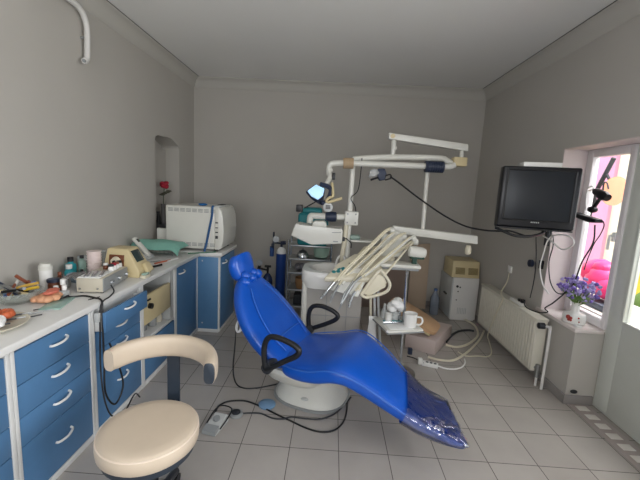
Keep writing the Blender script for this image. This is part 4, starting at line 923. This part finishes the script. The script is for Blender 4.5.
# ================================================================== RIGHT WALL
t = thing('radiator', 'white ribbed radiator under the television on right wall', 'radiator', (1.99, 1.55, .1))
b = B(); bx(b, (1.955, .97, .115), (2.05, 2.10, .575), .008)
for i in range(26): bx(b, (1.949, .99+.0425*i, .14), (1.957, 1.016+.0425*i, .55), .003)
obj('panel', b, RADW, t)
b = B(); bx(b, (1.95, .967, .565), (2.055, 2.103, .583), .004); obj('grille', b, RADW, t)
b = B(); cyl(b, (2.0, .97, .54), (2.0, .915, .54), .014); lathe(b, (0, 0, 0), [(.02, 0), (.026, .005), (.026, .05), (.02, .055)], 16, Matrix.Translation((2.0, .93, .54)) @ Matrix.Rotation(-PI/2, 4, 'Y')); obj('valve', b, DKGREY, t, label='dark thermostat valve')
b = B(); cyl(b, (2.0, .97, .15), (2.0, .93, .15), .014); cyl(b, (2.0, .94, .08), (2.0, .94, .19), .02); obj('lower_valve', b, STEEL, t)
b = B()
for y in (1.15, 1.9): bx(b, (2.045, y, .2), (2.089, y+.03, .5))
obj('wall_bracket', b, GREY, t)
b = B(); tube(b, [(2.0, .915, .54), (2.01, .89, .545), (2.02, .885, .5), (2.02, .885, .0)], .012, 10, 4); tube(b, [(2.0, .94, .09), (2.0, .94, 0)], .01, 10, 1); obj('pipe', b, WHITEPAINT, t)
# power strip on radiator
t = thing('power_strip', 'white power strip with black plug lying on the radiator', 'power strip', (2.0, 1.40, .583))
b = B(); bx(b, (1.98, 1.28, .5835), (2.025, 1.50, .615), .006); obj('body', b, CERAMIC, t)
b = B(); bx(b, (1.985, 1.29, .615), (2.02, 1.325, .65), .006); bx(b, (1.985, 1.34, .615), (2.02, 1.37, .64), .006); obj('plug', b, BLACK, t)
wire('power_cable', [(2.0, 1.30, .64), (1.98, 1.25, .66), (1.98, 1.20, .61), (2.03, 1.10, .60), (2.05, 1.0, .64), P(545, 308, X=2.05), P(553, 303, X=2.10), P(566, 292, X=2.13), P(574, 283, X=2.12), P(582, 262, X=2.13), P(593, 243, X=2.14), P(595, 225, X=2.15)], .0055, BLACK, label='black cable from the radiator power strip up to the window camera', cat='cable')
box('wall_socket', (2.075, 1.73, .80), (2.0895, 1.80, .87), CERAMIC, bev=.003, label='white socket on right wall above the radiator', cat='socket')
t = thing('gas_valve', 'round dark valve on right wall below the television', 'valve', (2.07, 1.33, .95)); rod('wheel', (2.055, 1.335, .99), (2.03, 1.335, .99), .034, NAVY, t); rod('stub', (2.0895, 1.335, .99), (2.055, 1.335, .99), .012, STEEL, t); box('clip', (2.06, 1.21, .965), (2.0895, 1.245, 1.04), BLACK, t)
# TV
tv = thing('television', 'black tube television on wall bracket, the screen turned off', 'television', (1.71, .9, 1.35))
TA = V((1.468, .86, 0)); TB = V((1.985, .74, 0)); tx = (TB-TA).normalized(); ty = V((-tx.y, tx.x, 0)); TZ0, TZ1 = 1.358, 1.822; TW = (TB-TA).length
def tvp(x, y, z): return TA+tx*x+ty*y+UP*z
b = B(); prism(b, [tvp(0, 0, TZ0), tvp(TW, 0, TZ0), tvp(TW, 0, TZ1), tvp(0, 0, TZ1)], ty*.11, .014, 3); cas = obj('front_casing', b, mat('tv_black', '16171c', .35), tv)
b = B()
loft(b, [[tvp(x, .108, z) for x, z in ((.01, TZ0+.01), (TW-.01, TZ0+.01), (TW-.01, TZ1-.01), (.01, TZ1-.01))], [tvp(x, .22, z) for x, z in ((.05, TZ0+.02), (TW-.07, TZ0+.02), (TW-.07, TZ1-.05), (.05, TZ1-.05))], [tvp(x, .38, z) for x, z in ((.13, TZ0+.05), (TW-.18, TZ0+.05), (TW-.18, TZ1-.14), (.13, TZ1-.14))]]); obj('back_casing', b, _mats['tv_black'], tv)
b = B(); nx_, nz_ = 12, 9; g = []
for i in range(nx_+1):
    g.append([])
    for j in range(nz_+1):
        u, v = i/nx_*2-1, j/nz_*2-1
        g[-1].append(b.verts.new(tvp(TW/2+u*(TW/2-.05), -.003-.012*(1-u*u)*(1-v*v)-.001, (TZ0+TZ1)/2+.02+v*.19)))
for i in range(nx_):
    for j in range(nz_): b.faces.new((g[i][j], g[i+1][j], g[i+1][j+1], g[i][j+1]))
obj('screen', b, SCREEN, tv)
b = B(); frame = [(.035, TZ0+.06), (TW-.035, TZ0+.06), (TW-.035, TZ1-.028), (.035, TZ1-.028)]
for (x0, z0), (x1, z1) in zip(frame, frame[1:]+frame[:1]): tube(b, [tvp(x0, -.002, z0), tvp(x1, -.002, z1)], .007, 6, 1)
obj('bezel', b, BLACK, cas)
b = B()
for k, wd in enumerate((.008, .008, .008, .008, .008)): bx(b, (0, 0, 0), (.007, .001, .009), 0, 2, Matrix.Translation(tvp(TW/2-.03+.0125*k, -.0045, TZ0+.042)))
obj('brand_mark', b, LGREY, cas)
b = B(); prism(b, [tvp(-.012, -.012, TZ0-.012), tvp(TW-.01, -.012, TZ0-.012), tvp(TW-.06, .30, TZ0-.012), tvp(.04, .30, TZ0-.012)], (0, 0, .012), .003); sh = obj('bracket_tray', b, BLACK, tv)
b = B(); tube(b, [tvp(.40, .2, TZ0-.03), tvp(.40, .2, TZ0-.012)], .02, 10, 1); tube(b, [tvp(.40, .2, TZ0-.03), (2.06, 1.19, TZ0-.03)], .016, 10, 1); bx(b, (2.06, 1.175, 1.18), (2.0895, 1.215, 1.34), .003); obj('bracket_arm', b, DKGREY, tv)
b = B(); prism(b, [tvp(TW, .012, TZ0+.01), tvp(TW, .03, TZ0+.01), tvp(TW, .03, TZ1-.03), tvp(TW, .012, TZ1-.03)], tx*.003); obj('side_strip', b, LGREY, cas)
b = B(); prism(b, [tvp(.14, .02, TZ1), tvp(.40, .02, TZ1), tvp(.40, .20, TZ1), tvp(.14, .20, TZ1)], (0, 0, .035), .004); obj('set_top_box', b, CERAMIC, label='flat white box lying on top of the television', cat='box')
wire('aerial_cable', [tvp(.0, .02, TZ0-.017), tvp(.06, -.02, TZ0-.04), tvp(.14, -.02, TZ0-.065), tvp(.24, -.02, TZ0-.06), tvp(.34, .06, TZ0-.04), tvp(.36, .1, TZ0-.02)], .011, BLACK, label='thick black cable bundle drooping under the television', cat='cable')
wire('aerial_cable', [P(543, 236, X=1.98), P(550, 240, X=1.98), P(561, 249, X=1.97), P(571, 247, X=1.96), P(574, 241, X=1.96), P(568, 236, X=1.96), P(556, 235, X=1.97), P(548, 240, X=1.98), P(543, 255, X=2.0), P(540, 268, X=2.02), P(543, 285, X=2.04), P(549, 294, X=2.06)], .0055, CERAMIC, label='white cable coiled in a loop below the television', cat='cable')
wire('aerial_cable', [P(553, 235, X=2.0), P(553, 246, X=2.03), P(549, 262, X=2.06), P(550, 280, X=2.06), P(555, 291, X=2.07), P(562, 294, X=2.08), P(569, 289, X=2.10)], .0045, BLACK, label='thin black cable hanging from television to the window sill', cat='cable')
wire('aerial_cable', [P(536, 237, X=2.06), P(536, 260, X=2.08), P(534, 280, X=2.08), P(530, 298, X=2.06)], .004, DKGREY, label='thin dark cable running down right wall behind television', cat='cable')
# camera bracket by the window
t = thing('window_camera', 'black camera on small bracket fixed beside the window behind television', 'camera', (2.2, .9, 1.45))
b = B(); pts = [P(577, 212, X=2.2), P(582, 213, X=2.2), P(603, 219.5, X=2.17), P(603.5, 223, X=2.17), P(596, 223, X=2.17), P(580, 217, X=2.2)]; prism(b, pts, (-.06, 0, 0), .006); tube(b, [P(580, 214, X=2.19), (2.2, 1.165, 1.47)], .015, 8, 1); obj('shelf', b, BLACK, t)
b = B(); ball(b, P(592.5, 209.5, X=2.17), (.03, .042, .026)); obj('mount', b, BLACK, t)
b = B(); loft(b, [ring(P(594, 190, X=2.18), V((0, -1, -.45)), .014, 16), ring(P(596, 191.5, X=2.18), V((0, -1, -.45)), .028, 16), ring(P(604, 196, X=2.17), V((0, -1, -.45)), .038, 16), ring(P(608, 198, X=2.17), V((0, -1, -.45)), .026, 16)]); tube(b, [P(601, 197, X=2.175), P(594, 207, X=2.17)], .014, 8, 1); obj('camera_body', b, BLACK, t)
wire('signal_wire', [P(586, 210, X=2.2), P(586, 200, X=2.2), P(588, 189, X=2.2), P(592.5, 186, X=2.2), P(593, 189, X=2.2), P(588.5, 191, X=2.2)], .005, CERAMIC, label='short white wire bent up beside the window camera', cat='wire')
wire('signal_wire', [P(603, 221, X=2.16), P(604, 226, X=2.17), P(600, 235, X=2.2), P(594, 244, X=2.22), P(588, 258, X=2.22), P(584, 270, X=2.2)], .004, DKGREY, label='dark wire dangling from the window camera to the flowers', cat='wire')
# vase and flowers on sill
vc = V((2.165, .845, .618))
t = thing('flower_vase', 'white porcelain vase with red butterfly motif on the window sill', 'vase', vc)
turned('body', vc, [(.070, 0), (.078, .006), (.0805, .03), (.079, .06), (.07, .077), (.036, .09), (.028, .102), (.028, .15), (.034, .168), (.030, .168), (.023, .13)], CERAMIC, t, seg=32)
b = B()
view = (CAM-vc); view.z = 0; view.normalize(); side = V((-view.y, view.x, 0))
for k, (ds, dz, r) in enumerate(((-.038, .055, .016), (-.020, .05, .012), (-.032, .035, .011), (-.018, .033, .009), (.03, .06, .007), (.035, .03, .006))):
    w_ = math.sqrt(max(.0805**2-ds**2, 0)) + .001; c = vc+side*ds+view*(w_-.002)+UP*dz; ball(b, c, (r, r, r*1.1), Matrix.Identity(4), 2)
obj('butterfly_motif', b, [mat('motif_red', '9c3a34', .4)], t, label='red butterfly motif')
t = thing('flower_bouquet', 'bunch of lilac and purple flowers standing in the white vase', 'flowers', vc+V((0, 0, .17)))
fb1, fb2, fs_, fl = B(), B(), B(), B()
rnd = random.Random(3)
for i in range(110):
    a = rnd.random()*2*PI; rr = .125*math.sqrt(rnd.random()); h = .255+.13*rnd.random()-.35*rr
    c = vc+V((rr*math.cos(a)*.9, rr*math.sin(a)*1.25, h))
    ball(fb1 if i % 3 else fb2, c, .009+.008*rnd.random(), sub=2, noise=.6)
    if i % 3 == 0: tube(fs_, [vc+V((.008*math.cos(a), .008*math.sin(a), .14)), c], .0025, 5, 1)
for i in range(10):
    a = rnd.random()*2*PI; c = vc+V((.06*math.cos(a), .08*math.sin(a), .20+.03*rnd.random())); ball(fl, c, (.02, .02, .012), sub=2, noise=.4)
for i in range(6):
    c = vc+V((-.05-.02*rnd.random(), .10+.012*i, .25+.03*rnd.random())); ball(fb2, c, .010, sub=2, noise=.4); tube(fs_, [vc+V((0, .008, .14)), c], .002, 5, 1)
obj('stem', fs_, LEAF, t, kind='stuff'); obj('leaf', fl, LEAF, t, kind='stuff'); obj('blossom', fb1, LILAC, t, kind='stuff', label='lilac blossoms'); obj('blossom', fb2, PURPLE, t, kind='stuff', label='purple blossoms')
box('matchbox', (2.11, .72, .618), (2.15, .76, .632), CERAMIC, bev=.002, label='tiny white box lying on the sill corner', cat='box')
b = B(); ball(b, (2.15, .694, .105), (.028, .012, .016)); obj('door_stop', b, DKGREY, label='small dark door stop on wall above the skirting corner by door', cat='door stop')

# ================================================================== FLOOR THINGS
t = thing('foot_pedal', 'grey foot pedal with wire bail on the tiled floor', 'foot pedal', (-.50, .14, 0))
Mp = Matrix.Translation((-.505, .13, 0)) @ Matrix.Rotation(math.radians(-12), 4, 'Z')
b = B(); loft(b, [[Mp @ V(p) for p in r] for r in ([(-.045, -.075, .0), (.045, -.075, .0), (.05, .085, .0), (-.05, .085, .0)], [(-.045, -.075, .018), (.045, -.075, .018), (.05, .085, .04), (-.05, .085, .04)], [(-.04, -.065, .026), (.04, -.065, .026), (.042, .075, .052), (-.042, .075, .052)])]); pb = obj('body', b, LGREY, t)
b = B(); M2 = Mp @ Matrix.Translation((0, 0, .0))
loft(b, [[M2 @ V(p) for p in r] for r in ([(-.047, -.085, .005), (.047, -.085, .005), (.047, -.03, .02), (-.047, -.03, .02)], [(-.045, -.08, .026), (.045, -.08, .026), (.045, -.03, .041), (-.045, -.03, .041)])]); obj('treadle', b, GREY, t)
b = B(); c = Mp @ V((0, .02, .045)); cyl(b, c, c+V((0, -.003, .012)), .022); obj('button', b, GREY, t)
b = B(); tube(b, [Mp @ V(p) for p in ((-.052, -.03, .02), (-.06, .06, .04), (-.05, .13, .055), (0, .145, .06), (.05, .13, .055), (.06, .05, .04), (.052, -.03, .02))], .0045, 8, 5); obj('bail', b, BLACK, t)
def fl_(pts, z=.006): return [P(x, y, Z=z) for x, y in pts]
wire('pedal_cable', fl_([(214, 415), (218, 407), (226, 402), (237, 400.5), (248, 401.5), (262, 407), (277, 414.5), (291, 421), (305, 427.5), (318, 431.5), (330, 431.5), (339, 427), (345, 418), (347, 406), (346.5, 397)]), .006, BLACK, label='black cable curving from the foot pedal to the chair base', cat='cable')
t = thing('foot_switch', 'round grey foot switch disc on floor beside the foot pedal', 'foot switch', P(236, 415, Z=0)); c = P(236, 415, Z=0); turned('disc', c, [(.045, 0), (.048, .006), (.046, .016), (.04, .02)], GREY, t); turned('button', c+V((0, 0, .02)), [(.03, 0), (.03, .006), (.025, .009)], DKGREY, t)
wire('switch_cable', fl_([(241, 413.5), (250, 413), (261, 413.5), (272, 418), (283, 419), (291, 417), (305, 418.5), (320, 419), (334, 414), (344, 405), (351, 397)]), .0055, DKGREY, label='dark cable from the round foot switch along the chair base', cat='cable')
wire('floor_cable', fl_([(236, 327), (235, 345), (233, 368), (236, 383), (244, 388), (256, 388), (268, 386), (285, 382)]), .005, DKGREY, label='thin dark cable on floor running left of the chair', cat='cable')
b = B(); c = P(267, 405, Z=0); lathe(b, c, [(.06, 0), (.062, .01), (.05, .018)], 24); obj('floor_disc', b, mat('pale_blue_plastic', '6f8fae', .4), label='small bluish disc on floor left of the chair base', cat='disc')
# power strip and hoses at right
t = thing('power_strip', 'white power strip with plugs on floor beside mauve box', 'power strip', P(428, 366, Z=0))
e0, e1 = P(422, 364.5, Z=0), P(438, 368, Z=0); d_ = (e1-e0); n_ = V((-d_.y, d_.x, 0)).normalized()
b = B(); prism(b, [e0-n_*.025, e1-n_*.025, e1+n_*.03, e0+n_*.03], (0, 0, .035), .006); obj('body', b, CERAMIC, t)
b = B(); bx(b, P(420, 361, Z=.03)-V((.02, .02, .028)), P(420, 361, Z=.03)+V((.02, .02, .03)), .006); obj('plug', b, CERAMIC, t)
b = B()
for k in range(3):
    c = e0.lerp(e1, .3+.25*k)+V((0, 0, .035)); cyl(b, c, c+V((0, 0, .001)), .014, seg=14)
obj('socket_hole', b, DKGREY, t)
b = B(); c = P(410, 351, Z=.03); bx(b, c-V((.02, .02, .03)), c+V((.02, .02, .03)), .004); obj('adapter_plug', b, NAVY, label='dark blue plug on floor left of the power strip', cat='plug')
wire('floor_cable', fl_([(407, 356), (414, 358), (420, 361)], .01)+fl_([(424, 363)], .03), .006, BLACK, label='short black lead between blue plug and floor power strip', cat='cable')
wire('floor_cable', fl_([(438, 366), (446, 368.5), (455, 369), (462, 367), (465, 363), (464.5, 359)]), .007, CERAMIC, label='white cable curling right from the floor power strip', cat='cable')
wire('floor_cable', fl_([(428, 357), (440, 360), (452, 360.5), (462, 356), (472, 348), (480, 339), (484, 331)], .012), .011, CREAM, label='thick cream hose sweeping from the mauve box toward radiator', cat='hose')
wire('floor_cable', fl_([(446, 345), (456, 347), (466, 345), (474, 340), (478, 334), (475, 326), (466, 320), (458, 318)], .012), .012, CREAM, label='thick cream hose curling in front of the white cabinet', cat='hose')
wire('floor_cable', fl_([(446, 342), (452, 335), (459, 331), (468, 330), (474, 331)], .014), .012, DKGREY, label='dark hose lying before the white cabinet', cat='hose')
wire('floor_cable', fl_([(458, 352), (466, 356), (478, 356), (488, 356.5), (491.5, 352), (489, 341)], .007)+[P(488, 334, X=1.94), P(497, 312, X=1.935), P(503, 299, X=1.94), V((1.95, 1.62, .62)), V((2.06, 1.75, .70)), V((2.08, 1.765, .80))], .006, CREAM, label='cream cable rising past the radiator to the wall socket', cat='cable')

# ================================================================== STOOL
SC = V((-.57, -.565, 0))
t = thing('operator_stool', 'beige vinyl stool with curved wraparound backrest in the foreground', 'stool', SC)
b = B(); loft(b, [ring(SC+UP*z, UP, r_, 48) for z, r_ in ((.435, .15), (.437, .198), (.445, .206), (.475, .209), (.495, .207), (.508, .199), (.514, .188), (.516, .15), (.515, .05))]); seat = obj('seat', b, BEIGE, t)
b = B(); tube(b, [SC+V((.2035*math.cos(k*PI/24), .2035*math.sin(k*PI/24), .501)) for k in range(49)], .0035, 6, 1); obj('piping', b, mat('pale_piping', 'e3d3c2', .4), seat)
b = B(); loft(b, [ring(SC+UP*z, UP, r_, 40) for z, r_ in ((.40, .12), (.405, .19), (.436, .195), (.436, .1))]); obj('seat_pan', b, SLATE, t)
b = B(); cyl(b, SC+UP*.07, SC+UP*.41, .025); cyl(b, SC+UP*.07, SC+UP*.24, .035); obj('gas_lift', b, BLACK, t)
for k in range(5):
    a = k*2*PI/5+.3; d_ = V((math.cos(a), math.sin(a), 0))
    b = B(); tube(b, [SC+UP*.10, SC+d_*.12+UP*.095, SC+d_*.25+UP*.07], .02, 8, 3); lg = obj('leg', b, DKGREY, t)
    b = B(); n_ = V((-d_.y, d_.x, 0)); cyl(b, SC+d_*.25+UP*.026-n_*.015, SC+d_*.25+UP*.026+n_*.015, .026); cyl(b, SC+d_*.25+UP*.026, SC+d_*.25+UP*.07, .008); obj('castor', b, BLACK, lg)
# backrest: arc pad on dark upright
bc = V((-.577, -.505, 0)); R_ = .247; rings = []
N_ = 36; A0_, A1_ = math.radians(2), math.radians(167)
for i in range(N_+1):
    a = A0_+(A1_-A0_)*i/N_; rd = V((math.cos(a), math.sin(a), 0)); k = min(i, N_-i)/N_
    z = .738+.005*math.sin(PI*i/N_)
    sc_ = 1 if k > .03 else .93
    rings.append(superring(bc+rd*R_+UP*z, rd, UP, .03*sc_, .055*sc_, 3, 20))
b = B(); loft(b, rings); bk = obj('backrest', b, BEIGE, t)
for a, s in ((A0_, -1),):
    rd = V((math.cos(a), math.sin(a), 0)); tn = V((-rd.y, rd.x, 0))*s; c = bc+rd*R_+UP*.738
    b = B(); loft(b, [superring(c+tn*h, rd, UP, .026*k, .05*k, 3, 20) for h, k in ((-.004, .9), (.003, 1), (.008, .85))]); obj('end_cap', b, SLATE, bk, label='dark end cap')
ua = math.radians(95); ud = V((math.cos(ua), math.sin(ua), 0)); pu = bc+ud*(R_+.0)
ux = V((-ud.y, ud.x, 0))
b = B()
w2 = .030
pts0 = [pu+ux*w2, pu-ux*w2]
loft(b, [[pu+ux*w2+ud*.008+UP*z, pu-ux*w2+ud*.008+UP*z, pu-ux*w2-ud*.008+UP*z, pu+ux*w2-ud*.008+UP*z] for z in (.42, .69)])
prism(b, [SC+ud*.10+ux*w2+UP*.405, SC+ud*.10-ux*w2+UP*.405, pu-ux*w2+ud*.008+UP*.405, pu+ux*w2+ud*.008+UP*.405], (0, 0, .016)); obj('backrest_post', b, SLATE, t)

# ================================================================== LIGHT
w = bpy.data.worlds.new('sky'); w.use_nodes = True; S.world = w
bg = w.node_tree.nodes['Background']; bg.inputs['Color'].default_value = lin('eaf0f8')+[1]; bg.inputs['Strength'].default_value = 2.2
def area(name, loc, rot, sx, sy, e, col):
    l = bpy.data.lights.new(name, 'AREA'); l.shape = 'RECTANGLE'; l.size = sx; l.size_y = sy; l.energy = e; l.color = col
    o = bpy.data.objects.new(name, l); COL.objects.link(o); o.location = loc; o.rotation_euler = rot; return o
area('added_daylight_side', (2.45, (SY0+SY1)/2, (SZ0+SZ1)/2), (0, math.radians(90), 0), SZ1-SZ0, SY1-SY0, 80, (.98, .99, 1))  # fill daylight through the added, unseen window beside the camera
area('added_daylight_behind', ((WX0+WX1)/2, YF-.2, (WZ0+WZ1)/2), (math.radians(90), 0, 0), WX1-WX0, WZ1-WZ0, 47, (.98, .99, 1))  # weaker fill through the window added behind the camera
lo = area('daylight_above_sill', (2.95, .55, 2.85), (0, 0, 0), 1.9, .9, 150, (1, .99, .98))
lo.rotation_euler = (V((1.7, .45, .7))-V((2.95, .55, 2.85))).to_track_quat('-Z', 'Y').to_euler()
S.view_settings.view_transform = 'Standard'; S.view_settings.look = 'None'; S.view_settings.gamma = 1; S.view_settings.exposure = 0
S.view_settings.use_curve_mapping = False
S.cycles.use_denoising = True
S.cycles.max_bounces = 10; S.cycles.transparent_max_bounces = 16; S.cycles.sample_clamp_indirect = 6
